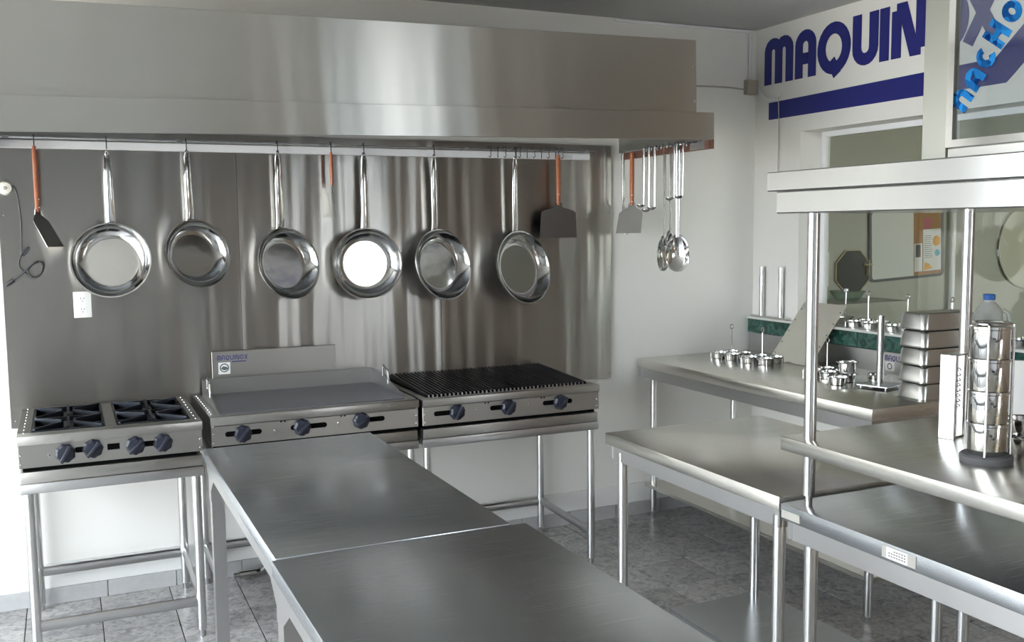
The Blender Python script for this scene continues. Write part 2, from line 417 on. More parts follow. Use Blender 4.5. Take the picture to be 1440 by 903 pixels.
# ------------------------------------------------------------------ wall lettering
def wallfn(y0, z0, x=3.798): return lambda u, v, w: (x - w, y0 - u, z0 + v)
sg = thing('painted_sign', 'large blue painted wall lettering over a blue stripe above the window', 'sign', (3.798, -.9, 2.28))
Z0, HH = 2.487, .262
spec = [('M', -.085, -.331, HH), ('A', -.348, -.516, HH), ('Q', -.527, -.775, HH+.012), ('U', -.788, -.966, HH), ('I', -.972, -1.040, HH), ('N', -1.053, -1.268, HH), ('O', -1.290, -1.510, HH+.01), ('X', -1.478, -1.690, HH)]
for ch, ya, yb, h in spec:
    g = G(); W = ya - yb; t = .062
    for q, (pts, cl) in enumerate(glyph(ch, W, h, t)): g.ribbon(pts, t, wallfn(ya, Z0 - (h-HH)), .002+.0004*q, cl)
    obj('letter', g, 'sign_blue', sg)
g = G(); g.prism([(0, 0), (1.59, 0), (1.95, .32), (1.95, .47), (1.80, .36), (1.53, .115), (0, .098)], wallfn(-.128, 2.285), .002); obj('stripe', g, 'sign_blue', sg)

# ------------------------------------------------------------------ backsplash
bs = thing('wall_backsplash', 'brushed stainless backsplash of three tall panels behind the cooking line', 'backsplash', (1.27, 0, .818))
xb = [-.247, .757, 1.772, 2.794]
for i in range(3):
    g = G(); g.box(xb[i]+.0012, xb[i+1]-.0012, -.020, -.0125, .818, 2.12); obj('panel', g, 'backsplash_steel', bs)
g = G()
for xx in (xb[0]+.02, xb[3]-.012):
    for zz in (.85, 1.15, 1.45, 1.75):
        g.lathe([(.004, 0), (.003, .002), (0, .0025)], 8, Matrix.Translation((xx, -.020, zz)) @ Matrix.Rotation(PI/2, 4, 'X'))
obj('rivets', g, 'dark_table_steel', bs)

# ------------------------------------------------------------------ extraction hood (hangs very slightly out of level)
hd = thing('extraction_hood', 'long brushed stainless extraction hood over the cooking line', 'hood', (1.28, -.45, 2.055))
def hb(g, *a, **k): return g.box(*a, **k)
g = G(); g.box(-.25, 2.79, -.835, -.022, 2.172, 2.525, .002, 1); obj('upper_box', g, 'hood_steel', hd)
g = G(); x0, x1, yy = -.31, 2.855, -.885
g.box(x0, x1, yy, yy+.012, 2.055, 2.182, .001, 1); g.box(x0, x0+.012, yy+.012, -.022, 2.055, 2.182); g.box(x1-.012, x1, yy+.012, -.022, 2.055, 2.182); g.box(x0+.012, x1-.012, yy+.012, -.80, 2.168, 2.1715)
obj('lip_band', g, 'hood_steel', hd)
g = G(); g.box(x0+.012, x1-.012, -.80, -.022, 2.165, 2.1715); obj('underside', g, 'dark_table_steel', hd)
for i in range(6):
    g = G(); a = -.22 + i*.5
    for k in range(9): g.box(a+k*.05, a+k*.05+.03, -.70, -.12, 2.145, 2.16)
    g.box(a-.01, a+.44, -.72, -.70, 2.14, 2.164); g.box(a-.01, a+.44, -.12, -.10, 2.14, 2.164)
    obj('grease_filter', g, 'dark_table_steel', hd)
g = G(); g.box(x1-.014, x1+.02, yy+.03, -.05, 2.014, 2.054); g.box(x1+.014, x1+.02, yy+.03, -.05, 2.054, 2.07); obj('side_channel', g, 'rust_brown', hd)
g = G(); g.box(x0-.02, x0+.03, yy+.03, -.05, 2.030, 2.054); obj('side_channel', g, 'rust_brown', hd)
g = G(); g.tube([(2.8225, -.80, 2.051), (2.8225, -.06, 2.051)], .0045, 8); g.box(2.8225, x1-.012, -.064, -.056, 2.051, 2.06); g.box(2.8225, x1-.012, -.80, -.792, 2.051, 2.06); obj('utensil_rod', g, 'tube_steel', hd)
g = G(); g.box(x1-.016, x1+.0215, yy+.06, yy+.18, 2.016, 2.0545); obj('patch_plate', g, 'apron_steel', hd)
g = G()
for zz in (2.24, 2.40): g.lathe([(.005, 0), (.004, .003), (0, .0035)], 8, Matrix.Translation((2.776, -.835, zz)) @ Matrix.Rotation(PI/2, 4, 'X'))
obj('rivets', g, 'polished_steel', hd)
hd.rotation_euler = (0, -.018, 0)

# pan rail on the wall
RY, RZ = -.095, 2.068
rl = thing('pan_rail', 'long white rail under the hood holding the pan hooks', 'rail', (1.2, -.05, RZ))
g = G(); g.box(-.25, 2.635, -.062, -.040, 2.036, 2.072, .003, 1); obj('bar', g, 'white_paint', rl)
g = G(); g.tube([(-.22, RY+.012, RZ+.012), (2.66, RY+.012, RZ+.012)], .005, 8); obj('rod', g, 'tube_steel', rl)
for xx in (-.2, .5, 1.2, 1.9, 2.6):
    g = G(); g.box(xx-.012, xx+.012, RY+.004, -.0205, RZ+.0055, RZ+.0185); obj('bracket', g, 'tube_steel', rl)
def hook_pts(): 
    return [(0, .020, .012), (0, .016, .022), (0, .0, .024), (0, -.004, .008), (0, -.002, -.010), (0, -.006, -.022), (0, .002, -.030), (0, .010, -.024)]
hk0 = None
def hook(x, label, group, tilt=0):
    global hk0
    if hk0 is None:
        g = G(); g.tube([(p[0], p[1]-.0, p[2]) for p in hook_pts()], .0022, 6)
        hk0 = obj('hanging_hook', g, 'grate_iron'); o = hk0
    else:
        o = hk0.copy(); C.objects.link(o)
    o.location = (x, RY, RZ); o.rotation_euler = (0, 0, tilt); return tag(o, label, 'hook', group)

# ------------------------------------------------------------------ frying pans
def make_pan(x, ztop, zc, D, yaw, label, lean=0, alpha=12):
    """hangs by the end of its handle; zc = height of the bowl centre"""
    R = D/2; al = math.radians(alpha)
    t = thing('frying_pan', label, 'pan', (x, RY+.004, ztop), yaw, 'frying pans hanging under the hood')
    t.rotation_euler = (0, lean, yaw)
    L = ztop - zc                                   # hook to bowl centre
    o = Vector((0, math.sin(al), math.cos(al)))     # radial outward towards the handle, +y = towards the wall
    n = Vector((0, -math.cos(al), math.sin(al)))    # interior normal
    joint = Vector((0, 0, -L)) + Vector((0, 0, 0)) + o*R*math.cos(al)*1.0
    cen = Vector((0, -R*math.sin(al)*.55, -L))
    joint = cen + o*R
    side = n.cross(o); dep = .048
    B = Matrix((side, o, n)).transposed().to_4x4(); B.translation = cen - n*dep*.5
    g = G(); rb = R*.74
    g.lathe([(0, 0), (rb-.022, 0), (rb-.012, 0), (rb+.004, .006), (R*.90, .024), (R-.006, dep), (R, dep+.001), (R, dep-.003), (R*.92, .020), (rb+.008, -.001), (rb-.004, -.005), (0, -.005)], 48, B)
    obj('bowl', g, 'pan_steel', t, local=True)
    g = G(); top = Vector((0, 0, -.028)); jp = joint + n*.004
    hl = [top + (jp-top)*k for k in (0, .06, .5, .88, 1)]
    hl[3] = hl[3] + Vector((0, -.002, 0)); 
    g.tube(hl, [(.011, .006), (.017, .009), (.020, .010), (.021, .010), (.023, .007)], 12, flat=(1, 0, 0))
    h = obj('handle', g, 'polished_steel', t, local=True)
    g = G(); g.tube([(0, .0, -.026+.009*math.cos(a)) if False else (.0075*math.sin(a), 0, -.022+.0095*math.cos(a)) for a in [2*PI*i/12 for i in range(12)]], .0028, 6, closed=True)
    obj('hanging_loop', g, 'polished_steel', h, local=True)
    g = G()
    for s in (-1, 1): g.lathe([(.006, 0), (.005, .003), (0, .004)], 10, Matrix.Translation(joint - o*.030 + side*.012*s + n*(-.018)) @ B.to_3x3().to_4x4())
    obj('rivets', g, 'polished_steel', t, local=True)
    return t
pans = [(.194, 2.026, 1.546, .335, -8, 'wide open frying pan facing straight out above the wall socket', 0),
        (.529, 2.037, 1.567, .315, 20, 'dark-looking frying pan turned aside left of the first backsplash seam', .035),
        (.938, 2.046, 1.512, .345, 24, 'turned frying pan between the first backsplash seam and the narrow copper handle', .03),
        (1.356, 2.045, 1.504, .352, -1, 'brightly shining frying pan with white reflection in its base', 0),
        (1.720, 2.043, 1.487, .365, 21, 'turned dark frying pan over the second backsplash seam', .03),
        (2.171, 2.045, 1.460, .390, 21, 'turned frying pan beside the wooden handled turner on the backsplash', .03)]
for x, zt, zc, D, yw, lb, ln in pans:
    make_pan(x, zt+.014, zc, D, math.radians(yw), lb, lean=-ln, alpha=3 if yw == -1 else 12)
    hook(x, 'thin wire hook carrying a frying pan on the white rail', 'hooks carrying frying pans')
for i in range(11):
    hook(2.03 + i*.042 + (.02 if i == 3 else 0), 'empty wire hook in the row near the end of the rail', 'empty hooks on the rail', .5*(-1)**i)

def rivet(g, p, r=.004, rot='X', a=PI/2): g.lathe([(r, 0), (r*.8, .002), (0, .003)], 8, Matrix.Translation(p) @ Matrix.Rotation(a, 4, rot))
def make_turner(loc, yaw, label, mat, L=.245, bw=.10, bl=.115, tilt=0.0, skew=0., group=None, lean=0, neck=.03, bend=.12, bmat='worn_steel'):
    t = thing('turner', label, 'turner', loc, yaw, group); t.rotation_euler = (tilt, lean, yaw)
    g = G(); g.tube([(0, 0, -.004), (0, 0, -.02), (0, 0, -L*.6), (0, 0, -L+.01), (0, 0, -L)], [(.008, .006), (.012, .009), (.0125, .009), (.011, .008), (.009, .006)], 12, flat=(1, 0, 0)); h = obj('handle', g, mat, t, local=True)
    g = G()
    for zz in (-.018, -L+.055, -L+.02): rivet(g, (0, -.008, zz))
    obj('rivets', g, 'polished_steel', h, local=True)
    sk = skew
    g = G(); pts = [(-.018, -L+.012), (.018, -L+.012), (.022, -L-neck*.4), (bw*.40, -L-neck), (bw/2*.94+sk*.3, -L-neck-.012), (bw/2+sk, -L-neck-bl), (-bw/2+sk, -L-neck-bl), (-bw/2*.94+sk*.3, -L-neck-.012), (-bw*.40, -L-neck), (-.022, -L-neck*.4)]
    g.prism(pts, lambda u, v, w: (u, w-.001 - max(0, (-L-neck*.5)-v)*bend, v), .002); obj('blade', g, bmat, t, local=True)
    return t
make_turner((-.092, RY, 2.048), math.radians(58), 'copper coloured handle turner with slanted blade beside the wall cord', 'copper_wood', L=.285, bw=.12, bl=.12, bend=.55)
hook(-.092, 'wire hook carrying the copper handled turner', None)
make_turner((1.193, RY, 2.048), math.radians(80), 'turner with slim copper handle hung edge-on between two pans', 'copper_wood', L=.165, bw=.09, bl=.12)
hook(1.193, 'wire hook carrying the edge-on copper handled turner', None)
make_turner((2.424, RY-.0, 2.062), math.radians(-4), 'wide turner with orange wooden handle hanging before the backsplash', 'wood_handle', L=.27, bw=.215, bl=.145, bend=-.03, bmat='dark_blade_steel')
hook(2.424, 'wire hook carrying the wide wooden handled turner', None)

# ------------------------------------------------------------------ utensils on the hood's side channel
RX = 2.815
def spoon_bowl(g, c, a, b, dep, nrm_tilt=0, yaw=0):
    bm = bmesh.new(); N, K = 24, 7; rings = []
    for sgn in (1, 1.06):
        rr = []
        for k in range(K+1):
            f = k/K; z = -dep*(1-f*f)*sgn
            rr.append([bm.verts.new((a*sgn*f*math.cos(2*PI*j/N)*(1-.12*math.sin(2*PI*j/N)), z, b*sgn*f*math.sin(2*PI*j/N))) for j in range(N)] if k else [bm.verts.new((0, z, 0))])
        rings.append(rr)
    for q, rr in enumerate(rings):
        for A, B in zip(rr, rr[1:]):
            for j in range(N):
                i = (j+1) % N
                bm.faces.new((A[0], B[j], B[i])) if len(A) == 1 else bm.faces.new((A[j], B[j], B[i], A[i]))
    A, B = rings[0][-1], rings[1][-1]
    for j in range(N): bm.faces.new((A[j], B[j], B[(j+1) % N], A[(j+1) % N]))
    bmesh.ops.recalc_face_normals(bm, faces=bm.faces)
    g.merge(bm, Matrix.Translation(c) @ Matrix.Rotation(yaw, 4, 'Z') @ Matrix.Rotation(nrm_tilt, 4, 'X'))
def handle_geo(g, L, wd, hook_d=.02):
    g.tube([(0, .016, -.012), (0, .018, .004), (0, .008, .012), (0, -.002, .004), (0, -.004, -.03)], [(wd*.5, .003)]*5, 10, flat=(1, 0, 0))
    g.tube([(0, -.004, -.03), (0, -.004, -.12), (0, -.004, -L*.6), (0, -.004, -L)], [(wd*.5, .003), (wd*.62, .0035), (wd*.5, .003), (wd*.4, .003)], 10, flat=(1, 0, 0))
def make_spoon(y, z, L, a, b, yaw, label, x=RX):
    t = thing('serving_spoon', label, 'spoon', (x, y, z), yaw)
    g = G(); handle_geo(g, L, .022); obj('handle', g, 'spun_steel', t, local=True)
    g = G(); spoon_bowl(g, (0, .002, -L-b+.012), a, b, -.028); obj('bowl', g, 'polished_steel', t, local=True); return t
def make_ladle(y, z, L, r, yaw, label, group=None, x=RX):
    t = thing('ladle', label, 'ladle', (x, y, z), yaw, group)
    g = G(); handle_geo(g, L, .016); obj('handle', g, 'spun_steel', t, local=True)
    g = G(); pr = [(r*math.sin(q), -r*.75*math.cos(q)) for q in [PI/2*i/7 for i in range(8)]]
    pr = pr + [(p[0]*.95, p[1]*.93) for p in reversed(pr)]
    g.lathe(pr, 24, Matrix.Translation((0, -.004-r, -L)), cap0=False, cap1=False); obj('bowl', g, 'pan_steel', t, local=True); return t
ZU = 2.078
make_turner((RX, -.115, ZU), math.radians(50), 'all-steel turner hung edge-on next to the small wooden turner', 'spun_steel', L=.27, bw=.12, bl=.15)
make_turner((RX, -.205, ZU-.006), math.radians(-30), 'small turner with wooden handle hanging from the hood side', 'wood_handle', L=.285, bw=.135, bl=.120, skew=-.02, bmat='appliance_steel')
for yy, L, lb in ((-.325, .290, 'short steel ladle right beside the small wooden turner'), (-.375, .315, 'short steel ladle between two others on the hood side'), (-.430, .305, 'short steel ladle of the trio next to the tall spoon')):
    make_ladle(yy, ZU, L, .024, math.radians(-70), lb, 'trio of short ladles')
make_spoon(-.515, ZU, .470, .055, .088, math.radians(22), 'tall narrow-looking steel serving spoon turned sideways')
make_spoon(-.570, ZU, .44, .03, .05, math.radians(20), 'thin handled steel spoon behind the big serving spoon')
make_ladle(-.608, ZU, .262, .022, math.radians(-95), 'short steel ladle right in front of the big serving spoon handle', 'pair of short ladles')
make_spoon(-.640, ZU, .46, .058, .092, math.radians(-33), 'big steel serving spoon with broad oval bowl facing out')
make_ladle(-.685, ZU, .255, .022, math.radians(-95), 'outermost short steel ladle on the hood side', 'pair of short ladles')

# ------------------------------------------------------------------ equipment stands
def stand(x0, x1, yf, yb, label, front_bar):
    t = thing('equipment_stand', label, 'stand', ((x0+x1)/2, (yf+yb)/2, 0), 0, 'stands under the cooking appliances')
    zt, zr = .768, .682; r = .019
    g = G()
    for (a, b, c, d) in ((x0, x1, yf, yf+.035), (x0, x1, yb-.035, yb), (x0, x0+.035, yf+.035, yb-.035), (x1-.035, x1, yf+.035, yb-.035)):
        g.box(a, b, c, d, zr, .722, .006)
    obj('lower_rail', g, 'apron_steel', t)
    g = G()
    for (a, b, c, d) in ((x0+.004, x1-.004, yf+.006, yf+.04), (x0+.004, x1-.004, yb-.04, yb-.006), (x0+.004, x0+.04, yf+.04, yb-.04), (x1-.04, x1-.004, yf+.04, yb-.04)):
        g.box(a, b, c, d, .7225, zt, .004)
    obj('upper_rail', g, 'appliance_steel', t)
    for lx in (x0+.03, x1-.03):
        for ly in (yf+.03, yb-.03):
            g = G(); g.cyl((lx, ly, .03), (lx, ly, zr), r); lg = obj('leg', g, 'tube_steel', t)
            g = G(); g.cyl((lx, ly, 0), (lx, ly, .035), .012, .016); obj('foot', g, 'apron_steel', lg)
    def bar(a, b): 
        g = G(); g.tube([a, b], [(.022, .012)]*2, 12, flat=(0, 0, 1)); obj('stretcher', g, 'apron_steel', t)
    z = .175
    bar((x0+.03, yb-.03, z), (x1-.03, yb-.03, z))
    for lx in (x0+.03, x1-.03): bar((lx, yf+.03, z-.012), (lx, yb-.03, z))
    if front_bar: bar((x0+.03, yf+.03, z-.025), (x1-.03, yf+.03, z-.025))
    return t
SY, GY, CY, BK = -.703, -.651, -.656, -.03
stand(-.197, .477, SY, BK-.015, 'tubular steel stand under the four burner range', True)
stand(.514, 1.419, GY, BK, 'tubular steel stand under the flat griddle', False)
stand(1.435, 2.350, CY, BK, 'tubular steel stand under the charcoal-style grill', False)

# ------------------------------------------------------------------ control knob (a part of its appliance)
knob_me = None
def knob(parent, x, y, z, ang=0):
    global knob_me
    if knob_me is None:
        g = G(); prof = [(.036, 0), (.036, .010), (.034, .016), (.028, .022), (.0, .025)]
        bm = bmesh.new(); n = 48; rings = []
        for (r, h) in prof:
            rings.append([bm.verts.new((r*(1+.045*math.cos(8*2*PI*j/n))*math.cos(2*PI*j/n), -h, r*(1+.045*math.cos(8*2*PI*j/n))*math.sin(2*PI*j/n))) for j in range(n)] if r else [bm.verts.new((0, -h, 0))])
        for A, B in zip(rings, rings[1:]):
            for j in range(n):
                i = (j+1) % n
                bm.faces.new((A[j], A[i], B[0])) if len(B) == 1 else bm.faces.new((A[j], A[i], B[i], B[j]))
        bm.faces.new(rings[0]); bmesh.ops.recalc_face_normals(bm, faces=bm.faces); g.merge(bm)
        g.box(-.007, .007, -.044, -.018, -.034, .034, .003); 
        for k in (-1, 1): g.box(-.003, .003, -.029, -.018, .004, .030, .001, 1) if False else None
        o = obj('knob', g, 'knob_plastic', parent, local=True, smooth=35); knob_me = o.data
    else:
        o = bpy.data.objects.new('knob', knob_me); C.objects.link(o); o.parent = parent
    o.location = Vector((x, y, z)) - origin(parent); o.rotation_euler = (0, ang, 0); return o
def slot(g, xa, xb, y, z, h=.022): 
    r = h/2; pts = arc(xa+r, z, r, r, 90, 270, 8) + arc(xb-r, z, r, r, -90, 90, 8)
    g.prism(pts, lambda u, v, w: (u, y-w, v), .0012)
def front_rivets(g, xs, zs, y):
    for xx in xs:
        for zz in zs: rivet(g, (xx, y, zz), .0045)

# four burner range
t = thing('four_burner_range', 'low stainless range with four gas burners and black grates', 'stove', (.14, -.37, .771))
x0, x1, yb = -.192, .472, -.06
g = G(); g.box(x0, x1, SY+.012, yb, .785, .868); obj('body', g, 'appliance_steel', t)
g = G(); g.box(x0-.002, x1+.002, SY, SY+.011, .785, .872, .001, 1); fp = obj('front_panel', g, 'appliance_steel', t)
g = G(); g.box(x0+.01, x1-.02, SY+.02, yb-.02, .7685, .785); obj('lower_gap', g, 'black_gap', t)  # solid black strip in place of the shaded gap under the range
g = G()
ox = [(-.150, .118), (.158, .440)]; oy0, oy1 = -.632, -.095
g.box(x0-.005, x1+.005, SY-.006, oy0, .872, .9085, .003); g.box(x0-.005, x1+.005, oy1, yb, .872, .9085, .002)
g.box(x0-.005, ox[0][0], oy0, oy1, .872, .9085); g.box(ox[0][1], ox[1][0], oy0, oy1, .872, .9085); g.box(ox[1][1], x1+.005, oy0, oy1, .872, .9085)
tp = obj('top_frame', g, 'appliance_steel', t)
for a, b in ox:
    g = G(); g.box(a+.001, b-.001, oy0+.001, oy1-.001, .869, .880); obj('drip_tray', g, 'dark_enamel', t)
    cx = (a+b)/2; w2 = (b-a)/2-.004; cyv = (oy0+oy1)/2; d2 = (oy1-oy0)/2-.004
    for k in (-1, 1):
        g = G(); g.lathe([(.045, 0), (.045, .012), (.03, .016), (.0, .016)], 24, Matrix.Translation((cx, cyv+k*d2*.5, .880))); obj('burner', g, 'grate_iron', t)
    g = G()
    for zz, hgt in ((.902, .012),):
        g.box(a+.002, b-.002, oy0+.002, oy0+.012, .890, .912); g.box(a+.002, b-.002, oy1-.012, oy1-.002, .890, .912)
        g.box(a+.002, a+.010, oy0+.012, oy1-.012, .890, .910); g.box(b-.010, b-.002, oy0+.012, oy1-.012, .890, .910)
        g.box(a+.010, b-.010, cyv-.005, cyv+.005, .896, .914)
    g2 = obj('grate', g, 'grate_iron', t)
    for k in (-1, 1):
        by = cyv + k*d2*.5
        for sx in (-1, 1):
            for sy in (-1, 1):
                g = G(); p = [(sx*w2*.95, sy*d2*.46, .918), (sx*.022, sy*.024, .922), (sx*.022, sy*.024, .897), (sx*w2*.95, sy*d2*.46, .885)]
                n = Vector((-sy*d2*.46, sx*w2*.95, 0)).normalized()*.0055
                V1 = [g.bm.verts.new(Vector((cx+q[0], by+q[1], q[2]))+n) for q in p]; V2 = [g.bm.verts.new(Vector((cx+q[0], by+q[1], q[2]))-n) for q in p]
                fs = [g.bm.faces.new(V1), g.bm.faces.new(list(reversed(V2)))] + [g.bm.faces.new((V1[i], V2[i], V2[(i+1) % 4], V1[(i+1) % 4])) for i in range(4)]
                bmesh.ops.recalc_face_normals(g.bm, faces=fs); obj('grate_finger', g, 'grate_iron', g2)
        g = G(); g.box(cx-.005, cx+.005, by-d2*.42, by+d2*.42, .898, .919); obj('grate_finger', g, 'grate_iron', g2)
for a in ((.0, .10, SY, .838), (.185, .36, SY, .836)):
    g = G(); slot(g, *a); obj('panel_slot', g, 'black_gap', fp)
g = G(); g.box(.118, .163, SY-.0012, SY, .826, .850); obj('panel_slot', g, 'black_gap', fp)
g = G(); front_rivets(g, (x0+.006, x1-.006), (.80, .835), SY); rivet(g, (-.088, SY, .828), .005)
for k in range(9): rivet(g, (x0+.018, SY+.06+k*.07, .9085), .003, a=0); rivet(g, (x1-.014, SY+.06+k*.07, .9085), .003, a=0)
obj('rivets', g, 'polished_steel', t)
for x, z, a in ((-.032, .830, .5), (.066, .838, .7), (.220, .834, .8), (.323, .835, .6)): knob(t, x, SY, z, a)

# flat griddle
t = thing('flat_griddle', 'stainless flat griddle with raised splash sides and back plate', 'griddle', (.966, -.34, .771))
x0, x1 = .516, 1.417
g = G(); g.box(x0, x1, GY+.012, -.05, .785, .880); obj('body', g, 'appliance_steel', t)
g = G(); g.box(x0, x1, GY, GY+.011, .785, .868, .001, 1); fp = obj('front_panel', g, 'appliance_steel', t)
g = G(); g.box(x0-.002, x1+.002, GY-.008, GY+.045, .872, .9085, .003); g.box(x0-.002, x0+.04, GY+.045, -.05, .8805, .9085); g.box(x1-.04, x1+.002, GY+.045, -.05, .8805, .9085); obj('top_frame', g, 'appliance_steel', t)
g = G(); g.box(x0+.015, x1-.015, GY+.02, -.07, .7685, .785); obj('lower_gap', g, 'black_gap', t)  # black block painting the shade between griddle and stand
px0, px1, pyf, pyb = x0+.045, x1-.045, GY+.05, -.085
g = G(); g.box(px0, px1, pyf, pyb, .8805, .912); pl = obj('cooking_plate', g, 'griddle_steel', t)
g = G(); g.box(px0-.006, px1+.006, pyb, pyb+.006, .8805, .985); obj('splash_back', g, 'splash_steel', pl)
for sx, xx in ((-1, px0-.006), (1, px1)):
    g = G(); g.prism([(pyf, .912), (pyf+.01, .916), (pyb-.12, .985), (pyb, .985), (pyb, .8805), (pyf, .8805)], lambda u, v, w, xx=xx: (xx+w, u, v), .006); obj('splash_side', g, 'apron_steel', pl)
    g = G(); xc = xx+.003; y1 = pyb-.26; zz = .952
    g.tube([(xc, y1, zz-.012), (xc, y1+.003, zz+.045), (xc, y1+.012, zz+.053), (xc, y1+.068, zz+.068), (xc, y1+.080, zz+.060), (xc, y1+.083, zz+.015)], .0055, 8); obj('lift_handle', g, 'tube_steel', pl)
g = G(); g.box(.607, 1.198, -.055, -.043, .885, 1.108, .002, 1); bk = obj('back_plate', g, 'appliance_steel', t)
fnb = lambda u, v, w: (.632+u, -.0551-w, 1.066+v)
g = G(); letters(g, 'MAQUINOX', fnb, .0006, .022, .0165, .0032, .0032); obj('logo_lettering', g, 'logo_blue', bk, label='small blue brand lettering')
g = G()
for k in range(10): g.box(.700+k*.0066, .705+k*.0066, -.0557, -.0551, 1.0535, 1.0595)
obj('logo_line', g, 'logo_blue', bk)
g = G(); g.box(.636, .690, -.0560, -.0551, 1.000, 1.055); st = obj('sticker', g, 'label_white', bk, label='white square sticker with dark round emblem')
g = G(); o0 = (.663, 1.029)
g.ribbon(arc(o0[0], o0[1], .0185, .0185, 0, 345, 20), .005, lambda u, v, w: (u, -.0560-w, v), .0006, True)
g.prism([(o0[0]-.016, o0[1]-.004), (o0[0]-.006, o0[1]+.008), (o0[0]+.012, o0[1]+.004), (o0[0]+.017, o0[1]-.006), (o0[0], o0[1]-.012)], lambda u, v, w: (u, -.0560-w, v), .0006); obj('emblem', g, 'logo_grey', st)
for a in ((.572, .722, GY, .832), (.843, 1.000, GY, .834), (1.135, 1.26, GY, .838)):
    g = G(); slot(g, *a); obj('panel_slot', g, 'black_gap', fp)
g = G()
for xx in (.80, 1.06):
    for d in (0, .016): g.box(xx+d, xx+d+.007, GY-.0012, GY, .862, .868)
obj('panel_vents', g, 'black_gap', fp)
g = G(); front_rivets(g, (x0+.008, x1-.010), (.80, .835, .868), GY); rivet(g, (.775, GY, .830), .005); rivet(g, (1.05, GY, .836), .005); rivet(g, (1.28, GY-.008, .890), .004)
for k in range(10): rivet(g, (x0+.012, GY+.07+k*.055, .9085), .0025, a=0)
obj('rivets', g, 'polished_steel', t)
for x, z, a in ((.644, .829, .7), (.892, .833, .8), (1.152, .838, .9)): knob(t, x, GY, z, a)

# grill with bars
t = thing('bar_grill', 'stainless gas grill topped with dark parallel cooking bars', 'grill', (1.892, -.34, .771))
x0, x1 = 1.437, 2.348
g = G(); g.box(x0, x1, CY+.012, -.05, .785, .872); obj('body', g, 'appliance_steel', t)
g = G(); g.box(x0, x1, CY, CY+.011, .785, .870, .001, 1); fp = obj('front_panel', g, 'appliance_steel', t)
g = G(); g.box(x0+.015, x1-.015, CY+.02, -.07, .7685, .785); obj('lower_gap', g, 'black_gap', t)  # black block for the shade between grill body and stand
g = G(); g.box(x0-.002, x1+.002, CY-.008, CY+.042, .872, .9065, .003); g.box(x0-.002, x0+.032, CY+.042, -.05, .872, .9065); g.box(x1-.032, x1+.002, CY+.042, -.05, .872, .9065); g.box(x0+.032, x1-.032, -.062, -.05, .872, .935); obj('top_frame', g, 'appliance_steel', t)
g = G(); g.box(x0+.033, x1-.033, CY+.043, -.063, .8725, .878); obj('fire_bed', g, 'black_gap', t)
gr = None; n = 41
for k in range(n):
    xx = x0+.045 + k*(x1-x0-.09)/(n-1)
    if gr is None:
        g = G(); ya, yz = CY+.044, -.066
        g.prism([(ya, .884), (ya, .917), (yz, .943), (yz, .905)], lambda u, v, w: (w-.0035, u, v), .007)
        o = obj('grill_bar', g, 'bar_iron', t, local=True)
        o.data.transform(Matrix.Translation((0, .34, -.771))); gr = o.data
    else:
        o = bpy.data.objects.new('grill_bar', gr); C.objects.link(o); o.parent = t
    o.location = (xx-1.892, 0, 0)
    if k % 1 == 0:
        pass
tipm = None
for k in range(n):
    xx = x0+.045 + k*(x1-x0-.09)/(n-1)
    if tipm is None:
        g = G(); g.box(-.0038, .0038, -.003, 0, -.014, .014); o = obj('bar_tip', g, 'apron_steel', t, local=True); tipm = o.data
    else:
        o = bpy.data.objects.new('bar_tip', tipm); C.objects.link(o); o.parent = t
    o.location = Vector((xx, CY+.0438, .9035)) - origin(t)
for a in ((1.490, 1.62, CY, .836), (1.768, 1.90, CY, .838), (2.042, 2.20, CY, .838)):
    g = G(); slot(g, *a); obj('panel_slot', g, 'black_gap', fp)
g = G()
for xx in (1.74, 2.03):
    for d in (0, .016): g.box(xx+d, xx+d+.007, CY-.0012, CY, .862, .868)
obj('panel_vents', g, 'black_gap', fp)
g = G(); front_rivets(g, (x0+.010, x1-.012), (.80, .835), CY); rivet(g, (1.70, CY, .835), .004); rivet(g, (1.97, CY, .838), .004); obj('rivets', g, 'polished_steel', t)
for x, z, a in ((1.602, .836, .5), (1.86, .836, .6), (2.134, .837, .7)): knob(t, x, CY, z, a)

# ------------------------------------------------------------------ stainless tables
def angle_leg_table(x0, x1, y0, y1, z, label, name='prep_table'):
    t = thing(name, label, 'table', ((x0+x1)/2, (y0+y1)/2, 0), 0)
    g = G(); g.box(x0, x1, y0, y1, z-.040, z, .0025); obj('top', g, 'dark_table_steel', t)
    g = G()
    for (a, b, c, d) in ((x0+.008, x1-.008, y0+.008, y0+.012), (x0+.008, x1-.008, y1-.012, y1-.008), (x0+.008, x0+.012, y0+.012, y1-.012), (x1-.012, x1-.008, y0+.012, y1-.012)):
        g.box(a, b, c, d, z-.085, z-.0405)
    obj('apron', g, 'apron_steel', t)
    W, th = .050, .003
    for sx, lx in ((1, x0+.013), (-1, x1-.013)):
        for sy, ly in ((1, y0+.013), (-1, y1-.013)):
            g = G()
            xa, xb2 = sorted((lx, lx+sx*W)); ya, yb2 = sorted((ly, ly+sy*th)); g.box(xa, xb2, ya, yb2, .015, z-.0405)
            xa, xb2 = sorted((lx, lx+sx*th)); ya, yb2 = sorted((ly+sy*th, ly+sy*W)); g.box(xa, xb2, ya, yb2, .015, z-.0405)
            lg = obj('leg', g, 'apron_steel', t)
            g = G(); g.cyl((lx+sx*.02, ly+sy*.02, 0), (lx+sx*.02, ly+sy*.02, .03), .016, n=14); obj('foot', g, 'grey_rubber', lg)
            g = G(); g.prism([(0, z-.086), (sy*.13, z-.086), (sy*.05, z-.14), (sy*.05, z-.18), (0, z-.18)], lambda u, v, w, lx=lx, ly=ly, sx=sx: (lx - sx*w, ly+u, v), .002); obj('gusset', g, 'apron_steel', lg)
    return t
angle_leg_table(.420, 1.034, -2.489, -1.197, .90, 'stainless prep table standing in front of the flat griddle')
